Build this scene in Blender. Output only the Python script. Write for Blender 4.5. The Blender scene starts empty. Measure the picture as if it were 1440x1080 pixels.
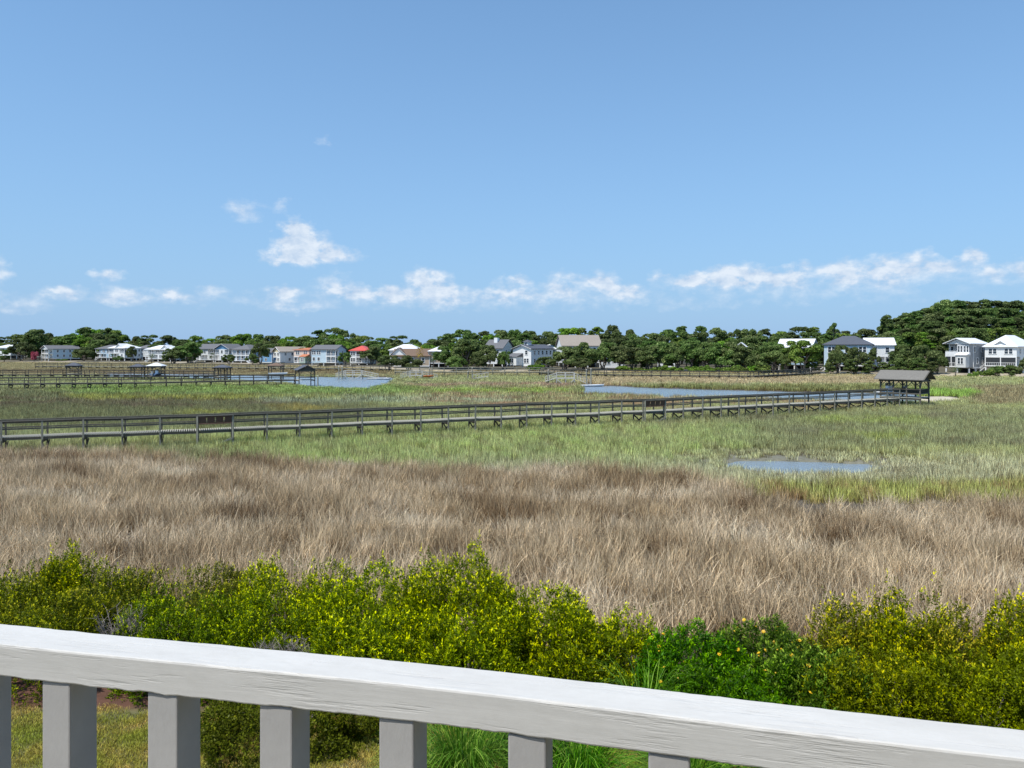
import bpy, math, random
import numpy as np
from mathutils import Vector, Matrix
R = math.radians
SC = bpy.context.scene
COL = SC.collection
H, F, CX, HY = 7.5, 1050.0, 720.0, 489.0      # eye height above the marsh, focal length and horizon in photo pixels

# ---------------------------------------------------------------- camera
cam_d = bpy.data.cameras.new('camera'); cam = bpy.data.objects.new('camera', cam_d); COL.objects.link(cam)
cam.location = (0, 0, H); cam.rotation_euler = (R(90), 0, 0)
cam_d.sensor_width = 36; cam_d.lens = 36*F/1440; cam_d.shift_y = -(540-HY)/1440
cam_d.clip_start = .05; cam_d.clip_end = 6000
SC.camera = cam
# ---------------------------------------------------------------- sun, sky, exposure
SUN_H = Vector((-.74, -.67)).normalized(); EL = R(61)
sdir = Vector((SUN_H.x*math.cos(EL), SUN_H.y*math.cos(EL), math.sin(EL)))
sl = bpy.data.lights.new('sun', 'SUN'); sl.energy = 4.9; sl.angle = R(.5); sl.color = (1, .95, .87)
so = bpy.data.objects.new('sun', sl); COL.objects.link(so); so.rotation_euler = sdir.to_track_quat('Z', 'Y').to_euler(); so.location = (-20, -20, 40)
SC.view_settings.view_transform = 'Standard'; SC.view_settings.look = 'None'; SC.view_settings.exposure = 0; SC.view_settings.gamma = 1
W = bpy.data.worlds.new('World'); SC.world = W; W.use_nodes = True
nt = W.node_tree; N = nt.nodes; L = nt.links; N.clear()
def nn(t, **k):
    n = N.new(t)
    for a, b in k.items(): setattr(n, a, b)
    return n
def mth(op, a, b=None, c=None, clamp=False):
    n = nn('ShaderNodeMath', operation=op, use_clamp=clamp)
    for i, v in enumerate((a, b, c)):
        if v is None: continue
        if isinstance(v, (int, float)): n.inputs[i].default_value = v
        else: L.new(v, n.inputs[i])
    return n.outputs[0]
def vmt(op, a, b, out=0):
    n = nn('ShaderNodeVectorMath', operation=op)
    for i, v in enumerate((a, b)):
        if v is None: continue
        if isinstance(v, (tuple, list)): n.inputs[i].default_value = v
        else: L.new(v, n.inputs[i])
    return n.outputs[out]
sky = nn('ShaderNodeTexSky', sky_type='NISHITA', sun_disc=False)
sky.sun_elevation = EL; sky.sun_rotation = math.atan2(SUN_H.x, SUN_H.y)
sky.altitude = 0; sky.air_density = 1.0; sky.dust_density = .6; sky.ozone_density = 2.2
SKYS = .11
tc = nn('ShaderNodeTexCoord'); sx = nn('ShaderNodeSeparateXYZ'); L.new(tc.outputs['Generated'], sx.inputs[0])
az = mth('ARCTAN2', sx.outputs[0], sx.outputs[1]); el = mth('ARCSINE', sx.outputs[2])
uv = nn('ShaderNodeCombineXYZ'); L.new(az, uv.inputs[0]); L.new(el, uv.inputs[1])
# clouds: azimuth, elevation, radii and strength of each, broken up by noise
CL = [(425,345,30,22,1.25),(450,358,46,10,1.0),(414,322,15,13,.9),(392,362,22,8,.7),(342,294,28,17,.42),(395,287,11,13,.3),(455,200,16,8,.22),
 (147,387,24,8,.62),(90,412,20,8,.6),(170,418,30,10,.5),(240,416,16,9,.5),(30,432,46,12,.36),(300,408,20,8,.25),(398,410,18,9,.75),(470,398,27,15,.45),(480,412,14,8,.6),
 (410,430,40,8,.3),(538,412,36,10,.72),(602,394,30,14,.85),(622,416,30,14,.7),(722,395,22,8,.6),(712,414,40,9,.5),(790,400,25,18,.55),
 (845,396,22,14,.75),(880,410,25,12,.6),(926,388,11,9,.5),(975,394,20,8,.7),(1035,388,34,14,1.1),(1080,392,18,9,.7),(1120,387,20,13,.7),
 (1183,382,26,16,.75),(1247,380,36,18,.85),(1295,368,22,14,.75),(1335,372,22,10,.7),(1370,360,15,10,.75),(1395,382,20,12,.6),(1436,375,16,15,.55),
 (1200,394,230,15,.22),(640,414,180,9,.15),(180,415,180,10,.15),(1010,392,60,9,.5),(0,378,18,18,.45),(800,425,700,18,.2),(1120,372,16,6,.35)]
nz = nn('ShaderNodeTexNoise'); nz.noise_dimensions = '3D'; nz.inputs['Scale'].default_value = 42; nz.inputs['Detail'].default_value = 7; nz.inputs['Roughness'].default_value = .58
sc3 = vmt('MULTIPLY', uv.outputs[0], (1, 1.55, 1)); L.new(sc3, nz.inputs['Vector'])
wz = nn('ShaderNodeTexNoise'); wz.inputs['Scale'].default_value = 60; wz.inputs['Detail'].default_value = 4; L.new(sc3, wz.inputs['Vector'])
off = vmt('MULTIPLY', vmt('SUBTRACT', wz.outputs['Color'], (.5, .5, .5)), (.030, .020, 0))
uvw = vmt('ADD', uv.outputs[0], off)
tot = None
for (px, py, rx, ry, s) in CL:
    u, v = (px-CX)/F, (HY-py)/F
    a = math.atan(u); e = math.atan(v/math.sqrt(1+u*u)); k = math.cos(a)**2
    d = vmt('MULTIPLY', vmt('SUBTRACT', uvw, (a, e, 0)), (F/(rx*k), F/(ry*math.cos(a)), 0))
    g = mth('EXPONENT', mth('MULTIPLY', vmt('DOT_PRODUCT', d, d, 1), -1.0))
    tot = mth('MULTIPLY_ADD', g, s, tot if tot is not None else 0.0)
cov = mth('MULTIPLY', tot, mth('MULTIPLY_ADD', nz.outputs['Fac'], 3.1, -.70))
cov = mth('SMOOTH_MIN', mth('MAXIMUM', mth('MULTIPLY', mth('SUBTRACT', cov, .10), 1.8), 0.0), .94, .2)
# the bright tops and greyer undersides of the cumulus
nz2 = nn('ShaderNodeTexNoise'); nz2.inputs['Scale'].default_value = 42; nz2.inputs['Detail'].default_value = 5
L.new(vmt('ADD', sc3, (.006, -.010, 0)), nz2.inputs['Vector'])
rel = mth('MULTIPLY_ADD', mth('SUBTRACT', nz.outputs['Fac'], nz2.outputs['Fac']), 2.2, .62, clamp=True)
ccol = nn('ShaderNodeMix', data_type='RGBA'); L.new(rel, ccol.inputs[0])
CK = 1/SKYS
ccol.inputs[6].default_value = (.46*CK, .61*CK, .82*CK, 1); ccol.inputs[7].default_value = (.80*CK, .88*CK, .98*CK, 1)
hs = nn('ShaderNodeMix', data_type='RGBA'); hs.blend_type = 'MULTIPLY'; hs.inputs[0].default_value = 1
L.new(sky.outputs[0], hs.inputs[6]); hs.inputs[7].default_value = (.92, 1.38, 1.58, 1)
# thicker pale blue air towards the horizon
hz = nn('ShaderNodeMix', data_type='RGBA'); L.new(mth('MULTIPLY', mth('EXPONENT', mth('MULTIPLY', mth('MAXIMUM', sx.outputs[2], 0.0), -2.6)), .95), hz.inputs[0])
L.new(hs.outputs[2], hz.inputs[6]); hz.inputs[7].default_value = (.335*CK, .52*CK, .81*CK, 1); hs = hz
mx = nn('ShaderNodeMix', data_type='RGBA'); L.new(cov, mx.inputs[0]); L.new(hs.outputs[2], mx.inputs[6]); L.new(ccol.outputs[2], mx.inputs[7])
bg = nn('ShaderNodeBackground'); bg.inputs[1].default_value = SKYS; L.new(mx.outputs[2], bg.inputs[0])
ow = nn('ShaderNodeOutputWorld'); L.new(bg.outputs[0], ow.inputs[0])

# ---------------------------------------------------------------- helpers
def PX(px, d, z=0): return Vector(((px-CX)/F*d, d, z))
def GP(px, py, z=0.): d = (H-z)*F/(py-HY); return Vector(((px-CX)/F*d, d, z))
def zat(py, d): return H-(py-HY)/F*d
def tag(o, label=None, cat=None, group=None, kind=None):
    if label: o['label'] = label
    if cat: o['category'] = cat
    if group: o['group'] = group
    if kind: o['kind'] = kind
    return o
def empty(name, loc, rz=0, label=None, cat=None, group=None, s=None):
    o = bpy.data.objects.new(name, None); COL.objects.link(o); o.location = loc; o.rotation_euler = (0, 0, rz); o.empty_display_size = .3
    if s: o.scale = s
    return tag(o, label, cat, group)
class MB:
    def __init__(s): s.v = []; s.f = []
    def poly(s, vs, fs):
        b = len(s.v); s.v += [tuple(x) for x in vs]; s.f += [tuple(i+b for i in f) for f in fs]; return s
    def box(s, x0, x1, y0, y1, z0, z1):
        return s.poly([(x0,y0,z0),(x1,y0,z0),(x1,y1,z0),(x0,y1,z0),(x0,y0,z1),(x1,y0,z1),(x1,y1,z1),(x0,y1,z1)],
                      [(0,3,2,1),(4,5,6,7),(0,1,5,4),(1,2,6,5),(2,3,7,6),(3,0,4,7)])
    def bar(s, p, q, w, h, up=(0, 0, 1)):
        p, q = Vector(p), Vector(q); t = (q-p).normalized(); upv = Vector(up)
        if abs(t.dot(upv)) > .98: upv = Vector((0, 1, 0))
        a = t.cross(upv).normalized()*w/2; b = a.cross(t).normalized()*h/2
        vs = [p-a-b, p+a-b, p+a+b, p-a+b, q-a-b, q+a-b, q+a+b, q-a+b]
        return s.poly(vs, [(0,1,2,3),(7,6,5,4),(0,4,5,1),(1,5,6,2),(2,6,7,3),(3,7,4,0)])
    def tube(s, p, q, r0, r1=None, n=8):
        r1 = r0 if r1 is None else r1; p, q = Vector(p), Vector(q); t = (q-p).normalized()
        a = t.orthogonal().normalized(); b = t.cross(a); vs = []
        for c, r in ((p, r0), (q, r1)):
            for i in range(n): an = 2*math.pi*i/n; vs.append(c+a*r*math.cos(an)+b*r*math.sin(an))
        fs = [(i, (i+1) % n, n+(i+1) % n, n+i) for i in range(n)]+[tuple(range(n-1, -1, -1)), tuple(range(n, 2*n))]
        return s.poly(vs, fs)
    def build(s, name, m, parent=None, smooth=False, bevel=0):
        me = bpy.data.meshes.new(name); me.from_pydata(s.v, [], s.f); me.materials.append(m)
        if smooth: me.shade_smooth()
        o = bpy.data.objects.new(name, me); COL.objects.link(o)
        if parent: o.parent = parent
        if bevel:
            b = o.modifiers.new('bevel', 'BEVEL'); b.width = bevel; b.segments = 2; b.limit_method = 'ANGLE'
        return o
def box(name, m, parent, *a): return MB().box(*a).build(name, m, parent)
def np_mesh(name, V, Q, mat, attrs=(), smooth=False):
    me = bpy.data.meshes.new(name); V = np.asarray(V, np.float32); Q = np.asarray(Q, np.int32)
    me.vertices.add(len(V)); me.vertices.foreach_set('co', V.ravel())
    if len(Q):
        k = Q.shape[1]; me.loops.add(Q.size); me.loops.foreach_set('vertex_index', Q.ravel())
        me.polygons.add(len(Q)); me.polygons.foreach_set('loop_start', np.arange(0, Q.size, k, dtype=np.int32))
        me.update(calc_edges=True)
        me.polygons.foreach_set('use_smooth', np.full(len(Q), smooth))
    for (n, ty, dom, arr) in attrs:
        at = me.attributes.new(n, ty, dom)
        key = {'FLOAT': 'value', 'INT': 'value', 'FLOAT_VECTOR': 'vector', 'FLOAT_COLOR': 'color'}[ty]
        at.data.foreach_set(key, np.ascontiguousarray(arr).ravel())
    if mat: me.materials.append(mat)
    return me
def mobj(name, me, parent=None):
    o = bpy.data.objects.new(name, me); COL.objects.link(o)
    if parent: o.parent = parent
    return o
# smooth pseudo noise on the plane, about -1..1
def wav(x, y, s, seed=0, octs=5):
    r = np.random.RandomState(seed); out = np.zeros_like(x, dtype=float); amp = 1.0; tot = 0
    for k in range(octs):
        for j in range(3):
            an = r.rand()*6.283; ph = r.rand()*6.283; fq = (1.6**k)/s*(.8+.5*r.rand())*6.283
            out += amp*np.sin((x*math.cos(an)+y*math.sin(an))*fq+ph+1.3*np.sin((x*math.sin(an)-y*math.cos(an))*fq*.6+ph*2)); tot += amp*.6
        amp *= .72
    return out/tot

# ---------------------------------------------------------------- materials
class M:
    def __init__(s, name):
        s.m = bpy.data.materials.new(name); s.m.use_nodes = True; s.t = s.m.node_tree; s.t.nodes.clear()
        s.out = s.n('ShaderNodeOutputMaterial')
    def n(s, t, ins=None, **k):
        x = s.t.nodes.new(t)
        for a, b in k.items(): setattr(x, a, b)
        for a, b in (ins or {}).items():
            if hasattr(b, 'is_output'): s.t.links.new(b, x.inputs[a])
            else: x.inputs[a].default_value = b
        return x
    def mix(s, f, a, b, blend='MIX'):
        x = s.n('ShaderNodeMix', data_type='RGBA', blend_type=blend)
        for i, v in ((0, f), (6, a), (7, b)):
            if hasattr(v, 'is_output'): s.t.links.new(v, x.inputs[i])
            else: x.inputs[i].default_value = v if i == 0 else (*v, 1)
        return x.outputs[2]
    def math(s, op, a, b=0., c=0., clamp=False):
        x = s.n('ShaderNodeMath', operation=op, use_clamp=clamp)
        for i, v in enumerate((a, b, c)):
            if hasattr(v, 'is_output'): s.t.links.new(v, x.inputs[i])
            else: x.inputs[i].default_value = v
        return x.outputs[0]
    def noise(s, scale, detail=4, vec=None, rough=.55, out='Fac'):
        x = s.n('ShaderNodeTexNoise', {'Scale': scale, 'Detail': detail, 'Roughness': rough})
        if vec is not None: s.t.links.new(vec, x.inputs['Vector'])
        return x.outputs[out]
    def coord(s, scale=(1, 1, 1), kind='Object', rot=(0, 0, 0)):
        c = s.n('ShaderNodeTexCoord').outputs[kind] if kind != 'World' else s.n('ShaderNodeNewGeometry').outputs['Position']
        return s.n('ShaderNodeMapping', {'Vector': c, 'Scale': scale, 'Rotation': rot}).outputs[0]
    def ramp(s, f, stops):
        x = s.n('ShaderNodeValToRGB', {'Fac': f}); e = x.color_ramp.elements
        while len(e) < len(stops): e.new(.5)
        for i, (p, c) in enumerate(stops): e[i].position = p; e[i].color = (*c, 1) if len(c) == 3 else c
        return x.outputs[0]
    def bsdf(s, base, rough=.7, bump=None, bs=.3, bd=.02, **k):
        x = s.n('ShaderNodeBsdfPrincipled'); x.inputs['Roughness'].default_value = rough
        if hasattr(base, 'is_output'): s.t.links.new(base, x.inputs['Base Color'])
        else: x.inputs['Base Color'].default_value = (*base, 1)
        for a, b in k.items():
            a = a.replace('_', ' ')
            if hasattr(b, 'is_output'): s.t.links.new(b, x.inputs[a])
            else: x.inputs[a].default_value = b
        if bump is not None:
            b = s.n('ShaderNodeBump', {'Height': bump, 'Strength': bs, 'Distance': bd}); s.t.links.new(b.outputs[0], x.inputs['Normal'])
        s.t.links.new(x.outputs[0], s.out.inputs[0]); return s.m
def mottled(name, c, rough=.75, var=.25, scale=3., bump=.0, streak=(1, 1, 1)):
    m = M(name); v = m.coord(streak); n = m.noise(scale, 5, v)
    lo = tuple(x*(1-var) for x in c); hi = tuple(min(1, x*(1+var)) for x in c)
    col = m.mix(m.math('MULTIPLY_ADD', n, 2.2, -.6, True), lo, hi)
    return m.bsdf(col, rough, n if bump else None, bump)
def siding(name, c, pitch=.18, var=.08):
    m = M(name); z = m.n('ShaderNodeSeparateXYZ', {0: m.coord()}).outputs[2]
    saw = m.math('FRACT', m.math('MULTIPLY', z, 1/pitch)); n = m.noise(2.5, 4)
    col = m.mix(n, tuple(x*(1-var) for x in c), tuple(min(1, x*(1+var)) for x in c))
    return m.bsdf(col, .6, saw, .6, .02)
def shingle(name, c, metal=False):
    m = M(name); v = m.coord()
    if metal:
        x = m.n('ShaderNodeSeparateXYZ', {0: v}).outputs[0]; h = m.math('GREATER_THAN', m.math('FRACT', m.math('MULTIPLY', x, 2.2)), .9)
        return m.bsdf(m.mix(m.noise(1.2, 4), tuple(k*.93 for k in c), c), .4, h, .5, .03)
    b = m.n('ShaderNodeTexBrick', {'Vector': v, 'Scale': 3.5, 'Color1': (*[k*.8 for k in c], 1), 'Color2': (*[k*1.2 for k in c], 1), 'Mortar': (*[k*.6 for k in c], 1)})
    return m.bsdf(m.mix(m.noise(1.5, 5), tuple(k*.75 for k in c), b.outputs[0]), .85, m.noise(14, 3), .4, .03)
def wood(name, c, var=.35, long='x', rough=.85):
    m = M(name); s = {'x': (.6, 9, 9), 'y': (9, .6, 9), 'z': (9, 9, .6)}[long]
    n = m.noise(2.2, 6, m.coord(s), .65); n2 = m.noise(.7, 3, m.coord())
    f = m.math('MULTIPLY_ADD', n, 1.8, m.math('MULTIPLY_ADD', n2, .9, -.85), True)
    return m.bsdf(m.mix(f, tuple(x*(1-var) for x in c), tuple(x*(1+var) for x in c)), rough, n, .4, .01)
WHITE = siding('white_siding', (.78, .79, .78)); TRIM = mottled('white_trim', (.8, .8, .79), .5, .04)
PALEBLUE = siding('pale_blue_siding', (.50, .62, .70)); LGREY = siding('light_grey_siding', (.62, .63, .62)); MGREY = siding('mid_grey_siding', (.34, .35, .36)); DGREY = siding('blue_grey_siding', (.17, .22, .25))
YELLOW = siding('pale_yellow_siding', (.70, .60, .38)); BLUE = siding('blue_siding', (.16, .33, .52)); SALMON = siding('salmon_siding', (.68, .54, .46))
GREEN = siding('sage_siding', (.36, .44, .38)); DARKW = siding('dark_brown_siding', (.06, .045, .035)); TANW = siding('tan_siding', (.45, .36, .27))
SKYW = siding('sky_blue_siding', (.40, .56, .70))
R_GREY = shingle('grey_shingles', (.16, .16, .17)); R_DARK = shingle('dark_slate_shingles', (.10, .11, .135)); R_WHITE = shingle('white_metal_roof', (.80, .81, .82), True)
R_RED = shingle('red_metal_roof', (.62, .10, .07), True); R_ORANGE = shingle('terracotta_roof', (.55, .20, .10)); R_TAN = shingle('tan_shingles', (.36, .31, .26)); R_BROWN = shingle('brown_shingles', (.20, .13, .09))
R_DOCK = shingle('dock_shingles', (.22, .205, .18))
def glass_mat(name='window_glass'):
    m = M(name); return m.bsdf(m.mix(m.noise(1.5, 2), (.02, .03, .04), (.05, .07, .09)), .08, Specular_IOR_Level=.7)
GLASS = glass_mat(); SCREEN = mottled('porch_screen', (.03, .035, .04), .6)
WOOD_D = wood('weathered_dark_wood', (.115, .104, .082), .5); WOOD_P = wood('weathered_post_wood', (.24, .235, .19), long='z')
WOOD_DK = wood('sunbleached_deck_boards', (.40, .38, .31), .3); WOOD_R = wood('reddish_bench_wood', (.12, .07, .05), .4); WOOD_W = wood('bleached_white_wood', (.47, .46, .42), .3)
WOOD_B = wood('dark_pile_wood', (.06, .055, .045), long='z')
BOATW = mottled('boat_hull', (.75, .76, .77), .3, .05); BOATB = mottled('boat_cover', (.10, .17, .30), .6); ORANGE = mottled('orange_kayak', (.75, .20, .03), .4, .1)
METAL = mottled('dull_metal', (.30, .31, .32), .4)
def leafmat(name, dark, light, tip=None, trans=.25, var=.25, rough=.55):
    """leaf colour from the per-leaf tint attribute, shifted a little per plant"""
    m = M(name); a = m.n('ShaderNodeAttribute', attribute_name='v').outputs['Fac']
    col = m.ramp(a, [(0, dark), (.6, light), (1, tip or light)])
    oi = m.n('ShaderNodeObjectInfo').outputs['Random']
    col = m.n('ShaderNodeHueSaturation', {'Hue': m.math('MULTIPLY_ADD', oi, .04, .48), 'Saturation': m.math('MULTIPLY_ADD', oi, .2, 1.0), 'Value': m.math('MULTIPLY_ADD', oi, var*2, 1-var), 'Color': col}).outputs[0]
    p = m.n('ShaderNodeBsdfPrincipled', {'Base Color': col, 'Roughness': rough, 'Specular IOR Level': .12})
    t = m.n('ShaderNodeBsdfTranslucent', {'Color': col}); x = m.n('ShaderNodeMixShader', {0: trans})
    m.t.links.new(p.outputs[0], x.inputs[1]); m.t.links.new(t.outputs[0], x.inputs[2]); m.t.links.new(x.outputs[0], m.out.inputs[0]); return m.m
def grassmat(name, root=(.5, .42, .35), rough=.7):
    """blade colour = tint carried by each clump, times per-blade value, browner at the root"""
    m = M(name); tint = m.n('ShaderNodeAttribute', attribute_name='tint', attribute_type='INSTANCER').outputs['Color']
    v = m.n('ShaderNodeAttribute', attribute_name='v').outputs['Fac']; t = m.n('ShaderNodeAttribute', attribute_name='t').outputs['Fac']
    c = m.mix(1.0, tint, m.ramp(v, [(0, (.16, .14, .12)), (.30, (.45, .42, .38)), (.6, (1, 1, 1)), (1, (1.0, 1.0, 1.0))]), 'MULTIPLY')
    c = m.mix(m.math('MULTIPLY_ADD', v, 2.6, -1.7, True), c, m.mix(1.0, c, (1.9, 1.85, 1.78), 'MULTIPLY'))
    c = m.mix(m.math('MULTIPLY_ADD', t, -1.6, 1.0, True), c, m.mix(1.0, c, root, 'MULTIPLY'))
    p = m.n('ShaderNodeBsdfPrincipled', {'Base Color': c, 'Roughness': rough, 'Specular IOR Level': .15})
    tr = m.n('ShaderNodeBsdfTranslucent', {'Color': c}); x = m.n('ShaderNodeMixShader', {0: .3})
    m.t.links.new(p.outputs[0], x.inputs[1]); m.t.links.new(tr.outputs[0], x.inputs[2]); m.t.links.new(x.outputs[0], m.out.inputs[0]); return m.m

# ---------------------------------------------------------------- terrain, zones
SHORE_X = [-300, 0, 190, 330, 450, 530, 600, 800, 1000, 1200, 1380, 1500, 1800]
SHORE_D = [400, 385, 365, 335, 300, 270, 243, 235, 232, 208, 200, 198, 195]
def shore(px): return np.interp(px, SHORE_X, SHORE_D)
def poly_w(pts, z=-.2, near=None):                  # points seen over the grass of the near bank are taken at the grass tops
    return np.array([GP(x, y, .48 if near and i >= near else z)[:2] for i, (x, y) in enumerate(pts)])
CHANNEL = poly_w([(812,541.5),(860,543.5),(905,546),(1000,549),(1100,551.5),(1180,553),(1250,554),(1290,556),(1290,563),(1240,564),(1200,563),(1140,560.5),(1060,557.5),(980,555.5),(900,554),(850,552),(832,550.5),(822,547)], near=8)
CREEK = poly_w([(150,526),(230,526.6),(300,527.5),(440,530.6),(500,531.2),(540,531.2),(556,532.5),(552,535),(545,540),(520,543),(440,541),(410,536),(375,534.5),(320,531.5),(250,529),(150,528)], near=9)
POOL = poly_w([(1028,655),(1045,651),(1090,651),(1150,652.5),(1215,656),(1238,660),(1215,666),(1180,668),(1120,669),(1080,667),(1050,662),(1030,659)])
def inpoly(P, x, y):
    r = np.zeros(x.shape, bool); j = len(P)-1
    for i in range(len(P)):
        c = ((P[i, 1] > y) != (P[j, 1] > y)) & (x < (P[j, 0]-P[i, 0])*(y-P[i, 1])/(P[j, 1]-P[i, 1]+1e-9)+P[i, 0]); r ^= c; j = i
    return r
def pdist(P, x, y):
    best = np.full(x.shape, 1e9); j = len(P)-1
    for i in range(len(P)):
        ax, ay = P[j]; bx, by = P[i]; dx, dy = bx-ax, by-ay
        t = np.clip(((x-ax)*dx+(y-ay)*dy)/(dx*dx+dy*dy+1e-9), 0, 1); best = np.minimum(best, np.hypot(x-ax-t*dx, y-ay-t*dy)); j = i
    return best
def water_amt(x, y):                                   # >0 inside water (metres from the edge), <0 outside
    wob = wav(x, y, 9, 3)*.8; out = np.full(x.shape, -99.)
    for P, k in ((CHANNEL, 1), (CREEK, 1.5), (POOL, .45)):
        d = pdist(P, x, y); s = np.where(inpoly(P, x, y), d, -d)+wob*k*.8+(.15 if P is POOL else 0); out = np.maximum(out, s)
    return out
def terrain(x, y):
    x = np.asarray(x, float); y = np.asarray(y, float); yy = np.maximum(y, 5.); px = x/yy*F+CX
    z = np.interp(y, [0, 13.2, 17, 24, 30], [1.0, 1.0, .62, .1, 0])
    w = water_amt(x, y); z = z-np.where(y > 30, np.clip(w*1.4+.45, 0, 1)*.75, 0)
    s = shore(px); z = z+np.clip((y-s+6)/14, 0, 1)*.7+np.clip((y-s-20)/150, 0, 1)*1.5
    hill = np.clip((px-1180)/170, 0, 1)**1.3*np.clip((y-s-14)/60, 0, 1)*7; return z+hill+np.where(y > 30, wav(x, y, 14, 8)*.05, 0)
# ground: one sheet, fine near the camera and coarse towards the horizon
us = np.concatenate([np.linspace(-9, -1.05, 22)[:-1], np.linspace(-1.05, 1.05, 520), np.linspace(1.05, 9, 22)[1:]])
ys = np.concatenate([np.linspace(-30, 6, 14)[:-1], np.geomspace(6, 330, 470), np.geomspace(330, 4500, 40)[1:]])
UU, YY = np.meshgrid(us, ys); XX = UU*np.maximum(YY, 6.); ZZ = terrain(XX, YY); ZZ[YY > 700] += 0
nr, nc = XX.shape; V = np.stack([XX, YY, ZZ], -1).reshape(-1, 3)
ii = np.arange(nr*nc).reshape(nr, nc); Q = np.stack([ii[:-1, :-1], ii[:-1, 1:], ii[1:, 1:], ii[1:, :-1]], -1).reshape(-1, 4)
x, y = V[:, 0], V[:, 1]; yy = np.maximum(y, 5); px = x/yy*F+CX; s = shore(px); n1 = wav(x, y, 10, 21)[:, None]
col = np.tile(np.array([.075, .062, .045]), (len(V), 1))+n1*.012
def setc(mask, c): 
    k = np.clip(mask, 0, 1)[:, None]; col[:] = col*(1-k)+(np.array(c)*(1+.18*n1))*k
setc(np.clip((y-s+22+6*n1[:, 0])/5, 0, 1), (.40, .345, .26))                       # dry straw and sand along the wood
setc((y-s-2)/4, (.10, .09, .06))                                                   # leaf litter under the trees
setc(np.clip((16-y)/1.5, 0, 1), (.13, .125, .055))                                 # lawn soil
setc(np.clip((y-13.3+.25*n1[:, 0])/.3, 0, 1)*np.clip((17-y)/2, 0, 1), (.12, .055, .035))    # pine straw mulch under the hedge
SPIT = poly_w([(1225,558),(1290,557),(1335,558),(1352,561),(1350,566),(1300,569),(1225,568)], 0.)
setc(np.clip(np.where(inpoly(SPIT, x, y), 1, 0)*1.0, 0, 1), (.52, .46, .36))
setc(np.clip((3.2-pdist(POOL, x, y))/1.5, 0, 1)*(y > 30), (.17, .165, .125))
gm = M('ground'); gc = gm.n('ShaderNodeAttribute', attribute_name='gc').outputs['Color']
gcol = gm.mix(1.0, gc, gm.ramp(gm.noise(3, 8, gm.coord(kind='World'), .7), [(.25, (.6, .6, .6)), (.75, (1.35, 1.32, 1.25))]), 'MULTIPLY')
GROUND = gm.bsdf(gcol, .95, gm.noise(9, 8, gm.coord(kind='World'), .7), .6, .04)
g = mobj('ground', np_mesh('ground', V, Q, GROUND, [('gc', 'FLOAT_COLOR', 'POINT', np.c_[np.clip(col, 0, 1), np.ones(len(col))])], True)); tag(g, kind='structure')
# water just under the marsh floor
wm = M('water'); wv = wm.coord((1, .35, 1), 'World')
wb = wm.math('MULTIPLY_ADD', wm.noise(2.5, 5, wv), .5, wm.noise(11, 3, wv))
WATER = wm.bsdf((.22, .28, .33), .18, wb, .7, .15, Specular_IOR_Level=.8)
wme = np_mesh('water', [(-420, 30, -.13), (420, 30, -.13), (420, 320, -.13), (-420, 320, -.13)], [(0, 1, 2, 3)], WATER)
tag(mobj('water', wme), kind='structure')

# ---------------------------------------------------------------- grass: clump prototypes instanced over the marsh
def blades(seed, n, rad, h0, h1, w, lean, segs=3, curl=.25, droop=0.):
    r = np.random.RandomState(seed); a = r.rand(n)*6.283; rr = rad*np.sqrt(r.rand(n)); bx = rr*np.cos(a); by = rr*np.sin(a)
    h = h0+(h1-h0)*r.rand(n)**.7; la = r.rand(n)*6.283; lm = lean*(.25+r.rand(n)); fa = r.rand(n)*3.1416
    fx, fy = np.cos(fa), np.sin(fa); V = np.zeros((n, segs+1, 2, 3)); ww = w*(.6+.8*r.rand(n))
    for k in range(segs+1):
        t = k/segs; off = lm*(t*.5+curl*t*t*2)*h; cx = bx+off*np.cos(la); cy = by+off*np.sin(la); cz = h*(t-droop*t**3)*np.cos(np.minimum(lm*t, 1.1))
        wk = ww*(1-t**1.6*.9)/2
        V[:, k, 0] = np.stack([cx-fx*wk, cy-fy*wk, cz], -1); V[:, k, 1] = np.stack([cx+fx*wk, cy+fy*wk, cz], -1)
    idx = np.arange(n*(segs+1)*2).reshape(n, segs+1, 2)
    Q = np.stack([idx[:, :-1, 0], idx[:, :-1, 1], idx[:, 1:, 1], idx[:, 1:, 0]], -1).reshape(-1, 4)
    v = np.repeat(r.rand(n), segs); tt = np.tile((np.arange(segs)+.5)/segs, n)
    return V.reshape(-1, 3), Q, v.astype(np.float32), tt.astype(np.float32)
def clump_col(name, mat, specs):
    c = bpy.data.collections.new(name)
    for i, sp in enumerate(specs):
        V, Q, v, t = blades(*sp); o = bpy.data.objects.new('%s_%02d' % (name, i), np_mesh(name, V, Q, mat, [('v', 'FLOAT', 'FACE', v), ('t', 'FLOAT', 'FACE', t)], True)); c.objects.link(o)
    return c
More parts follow.
